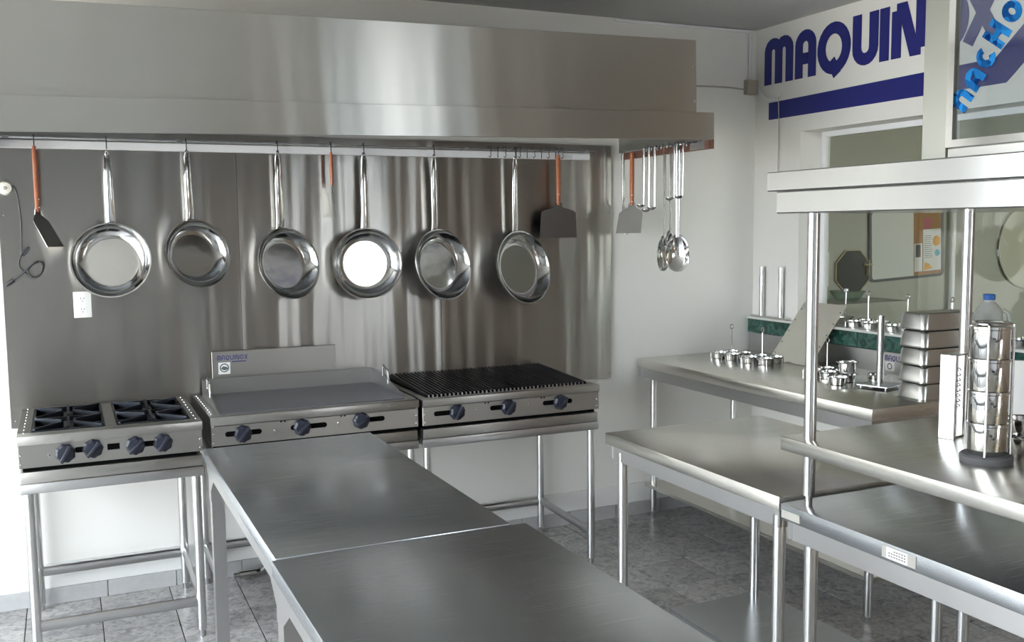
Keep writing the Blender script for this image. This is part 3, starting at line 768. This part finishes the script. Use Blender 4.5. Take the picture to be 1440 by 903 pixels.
angle_leg_table(.410, 1.075, -3.95, -2.496, .899, 'long stainless prep table end to end with the griddle-side table')
def tube_table(name, label, x0, x1, y0, y1, z, lip, apron, legs, r=.019, topmat='table_steel'):
    t = thing(name, label, 'table', ((x0+x1)/2, (y0+y1)/2, 0))
    g = G(); g.box(x0, x1, y0, y1, z-lip, z, .0025); obj('top', g, topmat, t)
    g = G(); i = .014
    for (a, b, c, d) in ((x0+i, x1-i, y0+i, y0+i+.02), (x0+i, x1-i, y1-i-.02, y1-i), (x0+i, x0+i+.02, y0+i+.02, y1-i-.02), (x1-i-.02, x1-i, y0+i+.02, y1-i-.02)):
        g.box(a, b, c, d, z-lip-apron, z-lip-.0005, .001, 1)
    obj('apron', g, 'apron_steel', t)
    for lx, ly in legs:
        g = G(); g.cyl((lx, ly, .03), (lx, ly, z-lip-.02), r); lg = obj('leg', g, 'tube_steel', t)
        g = G(); g.cyl((lx, ly, 0), (lx, ly, .035), .012, .016); obj('foot', g, 'apron_steel', lg)
    return t
t = tube_table('work_table', 'stainless work table with low shelf between the prep table and wall counter', 1.825, 2.56, -2.607, -1.619, .90, .042, .055, [(1.855, -1.70), (1.855, -2.575), (2.47, -1.70), (2.50, -2.575)])
g = G(); g.box(2.10, 2.55, -2.60, -1.645, .155, .172, .002, 1); g.box(1.85, 2.10, -2.585, -2.545, .156, .170); obj('lower_shelf', g, 'dark_table_steel', t)
t = tube_table('wall_counter', 'long stainless counter along the window wall carrying condiment cups', 2.965, 3.76, -1.815, -.016, .92, .050, .06, [(3.035, -.085), (3.0, -1.785), (3.60, -.085), (3.70, -1.785)])
g = G(); g.box(3.76, 3.7865, -1.815, -.016, .87, 1.029, .002, 1); up = obj('upstand', g, 'apron_steel', t)
g = G(); g.box(2.985, 3.75, -1.80, -.07, .178, .200, .002, 1); obj('lower_shelf', g, 'table_steel', t)
g = G(); letters(g, 'MAQUINOX', lambda u, v, w: (3.7598-w, -1.10-u, .985+v), .0006, .028, .021, .0042, .004); obj('logo_lettering', g, 'logo_blue', up)
g = G(); g.box(3.7590, 3.7598, -1.165, -1.105, .935, .980); st = obj('sticker', g, 'label_white', up)
g = G(); g.ribbon(arc(-1.135, .957, .014, .014, 0, 345, 18), .005, lambda u, v, w: (3.7590-w, u, v), .0006, True); obj('emblem', g, 'logo_grey', st)
# table with two over-shelves
DX0, DX1, DY0, DY1 = 1.790, 2.490, -4.15, -2.655
t = tube_table('shelved_table', 'stainless table with raised middle shelf and deep canopy shelf on posts', DX0, DX1, DY0, DY1, .90, .045, .055, [(1.832, -2.735), (2.43, -2.735), (1.832, -4.10), (2.43, -4.10)], topmat='dark_table_steel')
for px, py in ((1.840, -2.712), (2.425, -2.712), (1.840, -4.09), (2.425, -4.09)):
    g = G(); g.cyl((px, py, .93), (px, py, 1.0455), .0165); g.cyl((px, py, 1.0875), (px, py, 1.705), .0165); g.cyl((px, py, .9005), (px, py, .94), .010); g.cyl((px, py, 1.04), (px, py, 1.09), .0155); obj('post', g, 'tube_steel', t)
g = G(); g.box(1.803, 2.53, DY0, -2.635, 1.047, 1.086, .0025); obj('middle_shelf', g, 'table_steel', t)
cp = None
g = G(); g.box(1.770, 2.54, DY0, -2.640, 1.706, 1.765, .003, 1); obj('canopy_skirt', g, 'canopy_steel', t)
g = G(); g.box(1.752, 2.56, DY0-.02, -2.622, 1.7655, 1.818, .003, 1); obj('canopy_shelf', g, 'canopy_steel', t)
g = G(); g.box(1.7885, 1.7898, -3.135, -3.030, .863, .893); tp = obj('label_strip', g, 'label_tape', t)
g = G(); g.box(1.7878, 1.7885, -3.11, -3.045, .864, .892); lb = obj('paper_label', g, 'label_white', tp, label='small white printed paper label')
g = G()
for k in range(3):
    for j in range(7 if k < 2 else 5): g.box(1.7873, 1.7878, -3.105+j*.008, -3.100+j*.008, .870+k*.007, .873+k*.007)
obj('label_print', g, 'label_print', lb)
g = G(); g.box(1.7880, 1.7898, -2.735, -2.662, .862, .884); obj('tape_piece', g, 'label_tape', t)

# ------------------------------------------------------------------ glass case on the canopy shelf
t = thing('nacho_case', 'steel framed glass display case with blue foil letters', 'display case', (2.15, -3.50, 1.818))
CX0, CX1, CYa, CYb, CZ0, CZ1 = 1.870, 2.44, -3.95, -3.040, 1.819, 2.62
for px, py, wy in ((CX0, CYb, .072), (CX1-.03, CYb, .072), (CX0, CYa+.072, .072), (CX1-.03, CYa+.072, .072)):
    g = G(); g.box(px, px+.03, py-wy, py, CZ0, CZ1, .002, 1); obj('post', g, 'case_steel', t)
g = G(); g.box(CX0+.004, CX1-.004, CYa, CYb-.072, CZ0, 1.848, .002, 1); obj('base', g, 'appliance_steel', t)
g = G(); g.box(CX0, CX1, CYa, CYb, CZ1, CZ1+.05, .002, 1); obj('roof', g, 'apron_steel', t)
g = G(); ya, yb2 = CYb-.073, CYa+.073
g.box(CX0-.004, CX0+.012, ya-.018, ya, 1.849, CZ1-.002); g.box(CX0-.004, CX0+.012, yb2, yb2+.018, 1.849, CZ1-.002); g.box(CX0-.004, CX0+.012, yb2+.018, ya-.018, 1.849, 1.866); g.box(CX0-.004, CX0+.012, yb2+.018, ya-.018, CZ1-.02, CZ1-.002)
fr = obj('door_frame', g, 'polished_steel', t)
g = G(); g.box(CX0+.002, CX0+.006, yb2+.018, ya-.018, 1.866, CZ1-.02); pn = obj('pane', g, 'case_glass', fr)
g = G(); g.box(CX1-.006, CX1-.002, CYa+.072, CYb-.072, 1.849, CZ1-.002); obj('pane', g, 'case_glass', t)
P0 = Vector((-3.170, 1.928)); dv = Vector((-.120, .168)).normalized(); nv = Vector((dv.y, -dv.x))   # along the word / up of the letters (y, z)
nv = Vector((-dv.y, dv.x)); nv = nv if nv.x > 0 else -nv
pos = [0, .052, .104, .156, .210, .264]
P0 = Vector((-3.142, 1.934))
for ch, s0 in zip('nachos', pos):
    g = G()
    for q, (pts, cl) in enumerate(glyph(ch, .044, .062, .0155)):
        g.ribbon(pts, .0155, lambda u, v, w, s0=s0: (CX0+.002-w, (P0+dv*(u+s0)+nv*(v-.02)).x, (P0+dv*(u+s0)+nv*(v-.02)).y), .0008+.0003*q, cl)
    obj('foil_letter', g, 'blue_foil', fr)

# ------------------------------------------------------------------ things on the shelved table's middle shelf
t = thing('canister_stack', 'four stacked round steel food canisters in a rod carrier', 'canisters', (2.055, -3.10, 1.086))
g = G(); g.lathe([(0, 0), (.060, 0), (.062, .004), (.062, .016), (.058, .020), (0, .020)], 32); obj('base_ring', g, 'grey_rubber', t, local=True)
for k in range(4):
    z = .0205 + k*.0795
    g = G(); g.lathe([(0, z), (.043, z), (.0455, z+.003), (.0455, z+.071), (.0475, z+.073), (.0475, z+.0785), (.044, z+.079), (0, z+.079)], 40); c = obj('canister', g, 'polished_steel', t, local=True)
    g = G(); g.box(-.040, -.030, -.0475, -.043, z+.045, z+.050); obj('stamp_mark', g, 'label_print', c, local=True)
g = G()
for a in (-145, -40, 60): 
    ca, sa = math.cos(math.radians(a)), math.sin(math.radians(a)); g.tube([(.052*ca, .052*sa, .020), (.052*ca, .052*sa, .343), (.040*ca, .040*sa, .345)], .0036, 8)
g.tube([(.040*math.cos(a), .040*math.sin(a), .345) for a in [2*PI*i/20 for i in range(20)]], .0036, 8, closed=True)
obj('carrier_rods', g, 'tube_steel', t, local=True)
t = thing('spring_press', 'upright steel bracket with coil spring beside the canisters', 'press', (2.215, -2.86, 1.086), math.radians(14))
g = G(); g.box(-.042, -.036, -.024, .020, 0, .232, .001, 1); g.box(-.036, .040, -.016, .016, .227, .232); g.box(.036, .040, -.008, .008, 0, .227); obj('bracket', g, 'apron_steel', t, local=True)
g = G(); g.box(-.036, .036, -.014, .014, 0, .004); obj('foot_plate', g, 'apron_steel', t, local=True)
g = G(); g.tube([(.010+.011*math.cos(a*.7), .011*math.sin(a*.7), .075+a*.0016) for a in range(0, 75)], .0018, 6); g.cyl((.010, 0, .0), (.010, 0, .226), .0038, n=10); obj('coil_spring', g, 'spun_steel', t, local=True)
for k, (x, y, s) in enumerate(((2.205, -3.085, 1.0), (2.30, -3.06, 1.0))):
    g = G(); g.lathe([(0, 0), (.032*s, 0), (.036*s, .004), (.043*s, .042), (.046*s, .044), (.045*s, .046), (.041*s, .043), (.034*s, .006), (0, .005)], 28)
    o = obj('small_bowl', g, 'polished_steel'); o.location = (x, y, 1.0865); tag(o, 'small steel bowl standing behind the canisters on the middle shelf', 'bowl', 'small bowls behind the canisters')
g = G(); g.lathe([(0, 0), (.032, 0), (.036, .004), (.043, .042), (.046, .044), (.045, .046), (.041, .043), (.034, .006), (0, .005)], 28)
o = obj('small_bowl', g, 'polished_steel'); o.location = (2.205, -3.085, 1.0865+.0465); tag(o, 'small steel bowl stacked on top of another behind the canisters', 'bowl')
g = G(); g.box(-.008, .008, -.075, .075, 0, .215, .004); o = obj('cutting_board', g, 'white_plastic'); o.location = (2.36, -2.96, 1.0865); o.rotation_euler = (0, 0, math.radians(60)); tag(o, 'pale upright plastic board behind the canister stack', 'board')

# ------------------------------------------------------------------ things on the wall counter
EZ = .9205
cup_me = None
def cup(x, y, z, label, group, s=1.0, h=1.0):
    global cup_me
    if cup_me is None:
        g = G(); g.lathe([(0, 0), (.030, 0), (.036, .003), (.040, .034), (.049, .036), (.050, .038), (.048, .039), (.038, .037), (.034, .005), (0, .004)], 28)
        o = obj('condiment_cup', g, 'polished_steel'); cup_me = o.data
    else:
        o = bpy.data.objects.new('condiment_cup', cup_me); C.objects.link(o)
    o.location = (x, y, z); o.scale = (s, s, h); return tag(o, label, 'cup', group)
cad0 = None
def caddy(x, y, z, rot, label, hh=.17):
    global cad0
    if cad0 is None:
        t = thing('condiment_caddy', label, 'caddy', (x, y, z), rot)
        g = G()
        for k in range(4):
            a = PI/4 + k*PI/2; cx, cy = .068*math.cos(a), .068*math.sin(a)
            g.tube([(cx+.0435*math.cos(b), cy+.0435*math.sin(b), .030) for b in [2*PI*i/18 for i in range(18)]], .0028, 6, closed=True)
            g.tube([(cx*.25, cy*.25, .030), (cx*.4, cy*.4, .030)], .003, 6)
            e = 1+.046/.068; g.tube([(cx*e, cy*e, .030), (cx*e, cy*e, .001)], .0025, 6)
        g.cyl((0, 0, .024), (0, 0, .034), .022, n=16); obj('ring_frame', g, 'spun_steel', t, local=True)
        g = G(); g.tube([(0, 0, .03), (0, 0, hh)], .003, 6); g.tube([(.012*math.sin(b), 0, hh+.012-.012*math.cos(b)) for b in [2*PI*i/14 for i in range(14)]], .003, 6, closed=True); obj('handle', g, 'spun_steel', t, local=True)
        cad0 = t
    else:
        t = copy_tree(cad0); t.location = (x, y, z); t.rotation_euler = (0, 0, rot); tag(t, label, 'caddy')
    return t
def caddy_cups(x, y, z, rot, ks, label, group):
    for k in ks:
        a = PI/4 + k*PI/2 + rot; cup(x+.068*math.cos(a), y+.068*math.sin(a), z-.001, label, group)
sets = [(3.42, -.295, EZ, .15, range(4), 'condiment caddy with ring handle near the back wall end of the counter', 'steel condiment cup in the caddy near the back wall', 'cups in the caddy near the back wall'),
        (3.452, -.525, EZ, .3, range(4), 'condiment caddy in front of the leaning steel sheet', 'steel condiment cup in the caddy before the leaning sheet', 'cups in the caddy before the leaning sheet'),
        (3.42, -1.060, EZ, .1, range(4), 'condiment caddy with ring handle beside the upright roll post', 'steel condiment cup in the caddy beside the roll post', 'cups in the caddy beside the roll post')]
for x, y, z, r, ks, la, lb, gp in sets:
    caddy(x, y, z, r, la); caddy_cups(x, y, z, r, ks, lb, gp)
cup(3.385, -1.235, EZ, 'low steel cup standing loose under a taller one', None)
cup(3.385, -1.235, EZ+.040, 'taller steel cup stacked on a loose cup on the counter', None, 1.05, 1.5)
cup(3.285, -1.275, EZ, 'loose steel cup in front of the upright roll post', None)
cup(3.50, -1.30, EZ, 'loose steel cup behind the upright roll post', None)
# leaning sheet
g = G(); c = Vector((3.575, -.60, EZ)); up_ = Vector((.163, 0, .207)).normalized(); n_ = Vector((-up_.z, 0, up_.x))
def sheetfn(u, v, w): return tuple(Vector((0, u, 0)) + up_*v + n_*w)
g.prism([(.165, 0), (-.165, 0), (-.165, .40), (.165, .40)], sheetfn, .003)
t = thing('leaning_sheet', 'plain drilled steel sheet leaning against the marble ledge', 'sheet', c); obj('plate', g, 'table_steel', t, local=True)
g = G()
for k in range(5):
    for s in (-1, 1): g.prism(arc(s*.15, .05+k*.075, .004, .004, 0, 330, 8), lambda u, v, w: sheetfn(u, v, .003+w), .0004)
obj('drill_holes', g, 'black_gap', t, local=True)
# roll post
t = thing('roll_post', 'upright steel tube on a square base plate on the counter', 'roll holder', (3.395, -1.43, EZ), .3)
g = G(); g.box(-.075, .075, -.075, .075, .012, .018, .001, 1); obj('base_plate', g, 'apron_steel', t, local=True)
g = G()
for sx in (-1, 1):
    for sy in (-1, 1): g.cyl((sx*.06, sy*.06, 0), (sx*.06, sy*.06, .012), .004, n=10)
obj('foot_studs', g, 'spun_steel', t, local=True)
g = G(); g.cyl((0, 0, .018), (0, 0, .335), .0155, n=20); obj('tube', g, 'tube_steel', t, local=True)
# inverted steam pans
def steam_pan(x, y, z, k):
    t = thing('steam_pan', ['bottom', 'second', 'middle', 'fourth', 'top'][k] + ' upside-down steel steam pan ' + ['of the stack resting on the counter', 'up from the counter in the stack', 'of the stack of five', 'up from the counter in the stack', 'of the stack with closed base up'][k], 'pan', (x, y, z), math.radians(-3+1.5*(k % 2)), 'stack of upside-down steam pans')
    g = G(); bm = bmesh.new()
    def ring(hx, hy, r, zz):
        pts = []
        for (sx, sy, a0) in ((1, 1, 0), (-1, 1, 90), (-1, -1, 180), (1, -1, 270)):
            for q in arc(sx*(hx-r), sy*(hy-r), r, r, a0, a0+90, 5): pts.append(bm.verts.new((q[0], q[1], zz)))
        return pts
    R = [ring(.155, .082, .03, .0), ring(.1555, .0825, .03, .004), ring(.151, .078, .026, .005), ring(.146, .073, .030, .060), ring(.143, .070, .032, .068), ring(.134, .061, .03, .072)]
    for A, B in zip(R, R[1:]):
        for j in range(len(A)): bm.faces.new((A[j], A[(j+1) % len(A)], B[(j+1) % len(A)], B[j]))
    bm.faces.new(list(reversed(R[0]))); bm.faces.new(R[-1]); bmesh.ops.recalc_face_normals(bm, faces=bm.faces); g.merge(bm)
    obj('shell', g, 'worn_steel', t, local=True); return t
for k in range(5): steam_pan(3.435, -1.712, EZ+k*.0755, k)

# ------------------------------------------------------------------ things on the marble ledge
LZ = 1.1255
for x, y, r, nm in ((3.855, -.885, .1, 'before the whiteboard glass'), (3.855, -1.15, .0, 'behind the steam pans'), (3.855, -1.42, .1, 'next to the plastic jug'), (3.855, -1.86, .0, 'past the plastic jug')):
    caddy(x, y, LZ, r, 'condiment caddy on the marble ledge ' + nm); caddy_cups(x, y, LZ, r, range(4), 'steel condiment cup on the marble ledge ' + nm, 'ledge cups ' + nm)
cup(3.905, -.665, LZ, 'single steel cup on the ledge behind the leaning sheet', None)
t = thing('upright_spoon', 'steel spoon standing upright in the cup behind the leaning sheet', 'spoon', (3.905, -.665, LZ+.0045))
g = G(); g.tube([(0, 0, 0), (.004, 0, .10), (.006, 0, .17)], [.004, .003, .004], 8); obj('handle', g, 'spun_steel', t, local=True)
g = G(); g.box(-.004, .016, -.010, .010, .168, .190, .003); obj('handle_tip', g, 'dark_table_steel', t, local=True)
t = thing('roll_stand', 'steel base with two upright tubes on the corner of the ledge', 'roll holder', (3.775, -.20, LZ))
g = G(); g.box(-.025, .024, -.15, .16, 0, .012, .002, 1); obj('base_plate', g, 'spun_steel', t, local=True)
for yy in (.085, -.085):
    g = G(); g.cyl((0, yy, .012), (0, yy, .30), .0155, n=20); obj('tube', g, 'tube_steel', t, local=True)
    
t = thing('plastic_jug', 'translucent white plastic jug with blue screw cap on the ledge', 'jug', (3.85, -1.628, LZ))
g = G(); g.lathe([(0, 0), (.052, 0), (.058, .006), (.060, .02), (.060, .125), (.052, .155), (.030, .182), (.0225, .188), (.0225, .200), (0, .200)], 32); b = obj('body', g, 'jug_plastic', t, local=True)
g = G(); g.tube([(.035, -.045, .150), (.048, -.064, .135), (.046, -.072, .10), (.040, -.060, .065), (.034, -.045, .055)], .009, 10); obj('grip', g, 'jug_plastic', b, local=True)
g = G(); g.lathe([(.0255, .196), (.0265, .198), (.0265, .219), (.024, .222), (0, .222)], 28, cap0=True); obj('cap', g, 'blue_cap', t, local=True)
g = G(); g.lathe([(0, 0), (.06, 0), (.07, .005), (.105, .055), (.11, .06), (.103, .057), (.066, .008), (0, .005)], 36); o = obj('glass_bowl', g, 'bowl_glass'); o.location = (3.855, -.74, LZ+.04)
o.location = (4.40, -.16, 1.2)
tag(o, 'shallow clear glass bowl on the shelf in the next room', 'bowl')
g = G(); g.box(4.15, 4.75, -.35, -.022, 1.165, 1.199); o = obj('wall_shelf', g, 'room_paint'); tag(o, 'plain shelf on the wall of the next room', 'shelf')

# ------------------------------------------------------------------ next room: boards on its wall
t = thing('notice_board', 'framed board in the next room, half whiteboard half cork', 'board', (5.02, -.022, 1.54))
t.rotation_euler = (0, math.radians(-2.5), 0)
g = G(); g.box(-.31, .06, -.012, -.001, -.215, .215); obj('whiteboard_half', g, 'whiteboard', t, local=True)
g = G(); g.box(.06, .31, -.012, -.001, -.215, .215); ck = obj('cork_half', g, 'cork', t, local=True)
g = G(); fp_ = []
for (sx, sy, a0) in ((1, 1, 0), (-1, 1, 90), (-1, -1, 180), (1, -1, 270)): fp_ += arc(sx*.29, sy*.195, .028, .028, a0, a0+90, 4)
g.ribbon(fp_, .018, lambda u, v, w: (u, -w, v), .018, True); obj('frame', g, 'board_frame', t, local=True)
g = G(); g.box(.145, .305, -.0135, -.0125, -.19, .085); p1 = obj('poster', g, 'paper', ck, local=True, label='white printed poster with orange and blue pictures')
g = G(); g.prism(arc(.265, .005, .036, .036, 0, 330, 10), lambda u, v, w: (u, -.0135-w, v), .0005); g.prism([(.15, -.185), (.225, -.175), (.20, -.145), (.16, -.13)], lambda u, v, w: (u, -.0135-w, v), .0005); obj('poster_print', g, 'orange_print', ck, local=True)
g = G(); g.prism(arc(.272, -.075, .024, .024, 0, 330, 6), lambda u, v, w: (u, -.0135-w, v), .0005); obj('poster_print', g, 'blue_print', ck, local=True)
g = G()
for k in range(12): g.box(.155, .225 if k % 3 else .215, -.0138, -.0135, .04-k*.013, .043-k*.013)
obj('poster_lines', g, 'label_print', ck, local=True)
g = G(); g.box(.065, .135, -.0138, -.0125, -.19, -.005); obj('pinned_note', g, 'paper', ck, local=True)
g = G(); g.box(.076, .120, -.0145, -.0139, -.095, -.012); obj('note_photo', g, 'photo_print', ck, local=True)
g = G(); g.box(.150, .215, -.0138, -.0125, .09, .16); obj('pink_note', g, 'pink_paper', ck, local=True)
t = thing('octagonal_mirror', 'dark octagonal wall mirror with thin gold edge in the next room', 'mirror', (4.56, -.022, 1.372))
oc = [(.150*math.cos(math.radians(22.5+45*k)), .145*math.sin(math.radians(22.5+45*k))) for k in range(8)]
g = G(); g.prism(oc, lambda u, v, w: (u, -w, v), .012); obj('mirror_glass', g, 'mirror_tint', t, local=True)
g = G(); g.ribbon(oc, .006, lambda u, v, w: (u, -.001-w, v), .015, True); obj('edge_trim', g, 'gold_trim', t, local=True)
g = G(); g.box(-.005, .005, -.060, -.040, 1.345, 1.440); g.box(-.028, .028, -.060, -.040, 1.408, 1.419); g.box(-.003, .003, -.040, -.021, 1.38, 1.386); o = obj('wall_cross', g, 'gold_trim'); o.location = (4.675, 0, 0); tag(o, 'small gold cross on the wall between mirror and board', 'cross')
g = G(); g.cyl((5.41, -.06, 0), (5.41, -.06, CEIL), .018); o = obj('white_pipe', g, 'white_paint'); tag(o, 'white vertical pipe beside the notice board in the next room', 'pipe')
t = thing('pan_reflection', 'large pale disc standing in for a pan reflected in the window glass', 'reflection', (6.16, -.022, 1.50))  # pale disc modelled in place of a pan's reflection in the glass
g = G(); g.lathe([(0, .004), (.26, .004), (.275, .008), (.29, .022), (.285, .024), (.265, .012), (0, .009)], 48, Matrix.Rotation(PI/2, 4, 'X')); obj('reflection_disc', g, 'reflection_pale', t, local=True)
g = G(); g.box(4.30, 4.37, -.032, -.022, 1.28, 1.50, .003, 1); o = obj('wall_plate', g, 'cream_plastic'); tag(o, 'narrow cream plate on the next room wall beside the window edge', 'wall plate')
# ------------------------------------------------------------------ wall fittings
t = thing('wall_socket', 'white double wall socket on the backsplash under a pan', 'socket', (.066, -.0202, 1.352))
g = G(); g.box(-.037, .037, -.006, 0, -.058, .058, .002); pt = obj('cover_plate', g, 'white_plastic', t, local=True)
for zz in (-.024, .024):
    g = G(); g.prism(arc(0, zz, .0165, .019, 0, 345, 16), lambda u, v, w: (u, -.006-w, v), .0012); oo = obj('outlet', g, 'white_plastic', pt, local=True)
    g = G(); g.box(-.0075, -.0055, -.0076, -.0072, zz, zz+.009); g.box(.0055, .0075, -.0076, -.0072, zz, zz+.009); g.box(-.002, .002, -.0076, -.0072, zz-.010, zz-.006); obj('pin_holes', g, 'black_gap', oo, local=True)
t = thing('cord_switch', 'round cream wall button with looped dark power cord', 'cord', (-.213, -.0202, 1.866))
g = G(); g.lathe([(.030, 0), (.030, .012), (.024, .024), (.010, .028), (0, .028)], 28, Matrix.Rotation(PI/2, 4, 'X')); bt = obj('button', g, 'cream_plastic', t, local=True)
g = G(); g.lathe([(.008, .028), (.006, .032), (0, .032)], 14, Matrix.Rotation(PI/2, 4, 'X')); obj('button_centre', g, 'beige_box', bt, local=True)
g = G(); pts = [(.022, -.010, .012), (.036, -.012, 0), (.046, -.008, -.05), (.052, -.008, -.14), (.050, -.008, -.22), (.048, -.010, -.26), (.052, -.012, -.29), (.072, -.012, -.27), (.078, -.014, -.255), (.062, -.016, -.265), (.040, -.016, -.30), (.036, -.014, -.335), (.060, -.014, -.365), (.095, -.014, -.385), (.125, -.016, -.36), (.130, -.018, -.32), (.095, -.018, -.325), (.070, -.020, -.355), (.085, -.020, -.385), (.115, -.020, -.375), (.128, -.022, -.335), (.110, -.022, -.315), (.080, -.022, -.335), (.050, -.020, -.365), (.010, -.012, -.395)]
def cat(pts, n=6):
    P = [Vector(p) for p in pts]; P = [P[0]] + P + [P[-1]]; o = []
    for i in range(1, len(P)-2):
        for k in range(n):
            t_ = k/n; a, b, c, d = P[i-1], P[i], P[i+1], P[i+2]
            o.append(.5*((2*b) + (c-a)*t_ + (2*a-5*b+4*c-d)*t_*t_ + (3*b-a-3*c+d)*t_**3))
    return o + [P[-1]]
g.tube(cat(pts), .0035, 6); obj('cord', g, 'dark_cable', t, local=True)
g = G(); g.tube([(.012, -.012, -.393), (-.004, -.012, -.405), (-.020, -.012, -.418)], [.009, .010, .006], 10); obj('plug', g, 'dark_cable', t, local=True)
t = thing('junction_box', 'small beige junction box with cables in the room corner', 'junction box', (3.752, -.001, 2.485))
g = G(); g.box(-.040, .036, -.040, 0, -.042, .042, .003); obj('box', g, 'beige_box', t, local=True)
g = G(); g.tube([(-.005, -.012, .042), (-.005, -.012, .31)], .006, 8); g.tube([(.012, -.012, .042), (.014, -.012, .32)], .004, 8); obj('riser_conduit', g, 'white_paint', t, local=True)
g = G(); g.tube(cat([(-.040, -.012, -.012), (-.2, -.010, -.006), (-.55, -.010, -.010), (-.93, -.010, 0)]), .0045, 6); obj('side_cable', g, 'grey_cable', t, local=True)
g = G()
for k in range(3): g.tube(cat([(.036, -.02, .02-k*.02), (.038, -.06, -.03-k*.01), (.030, -.13, -.075-k*.006), (.036, -.20, -.085)]), .004, 6)
obj('loose_wires', g, 'white_paint', t, local=True)
g = G(); g.tube([(-.93, -.010, .322), (-.45, -.010, .323), (0, -.010, .324)], .008, 8); obj('ceiling_conduit', g, 'white_paint', t, local=True)
t = thing('pull_cord', 'thin pull cord with small toggle hanging by the window', 'cord', (3.785, -.225, 2.41))
g = G(); g.tube(cat([(0, 0, 0), (.004, -.004, -.2), (0, -.006, -.42), (0, -.010, -.60)]), .0028, 6); obj('string', g, 'grey_cable', t, local=True)
g = G(); g.lathe([(0, 0), (.008, .006), (.009, .025), (.003, .035), (0, .035)], 12, Matrix.Translation((0, -.010, -.635))); obj('toggle', g, 'beige_box', t, local=True)
g = G(); g.cyl((.0, 0, .0), (.012, 0, .0), .010, n=12); obj('anchor', g, 'white_paint', t, local=True)
# gas valve on the floor by the wall
t = thing('gas_valve', 'small metal gas valve with white hose on the floor by the wall', 'valve', (.735, -.085, 0))
g = G(); g.cyl((-.045, 0, .028), (.035, 0, .028), .020, n=16); g.cyl((-.07, 0, .028), (-.045, 0, .028), .012, n=12); g.cyl((.035, 0, .028), (.055, 0, .03), .014, n=6); g.box(-.02, .01, -.018, .018, 0, .02); obj('valve_body', g, 'worn_steel', t, local=True)
g = G(); g.tube(cat([(.055, 0, .03), (.09, .01, .05), (.14, .03, .085), (.20, .04, .10)]), .005, 8); obj('hose', g, 'white_paint', t, local=True)
# ceiling lamp over the line
t = thing('ceiling_lamp', 'flat square ceiling lamp above the hood', 'lamp', (1.70, -.62, CEIL))
g = G(); g.box(-.16, .16, -.16, .16, -.03, 0, .004); hs = obj('housing', g, 'beige_box', t, local=True)
g = G(); g.box(-.07, .07, -.07, .07, -.052, -.0305, .006); obj('diffuser', g, 'lamp_diffuser', t, local=True)
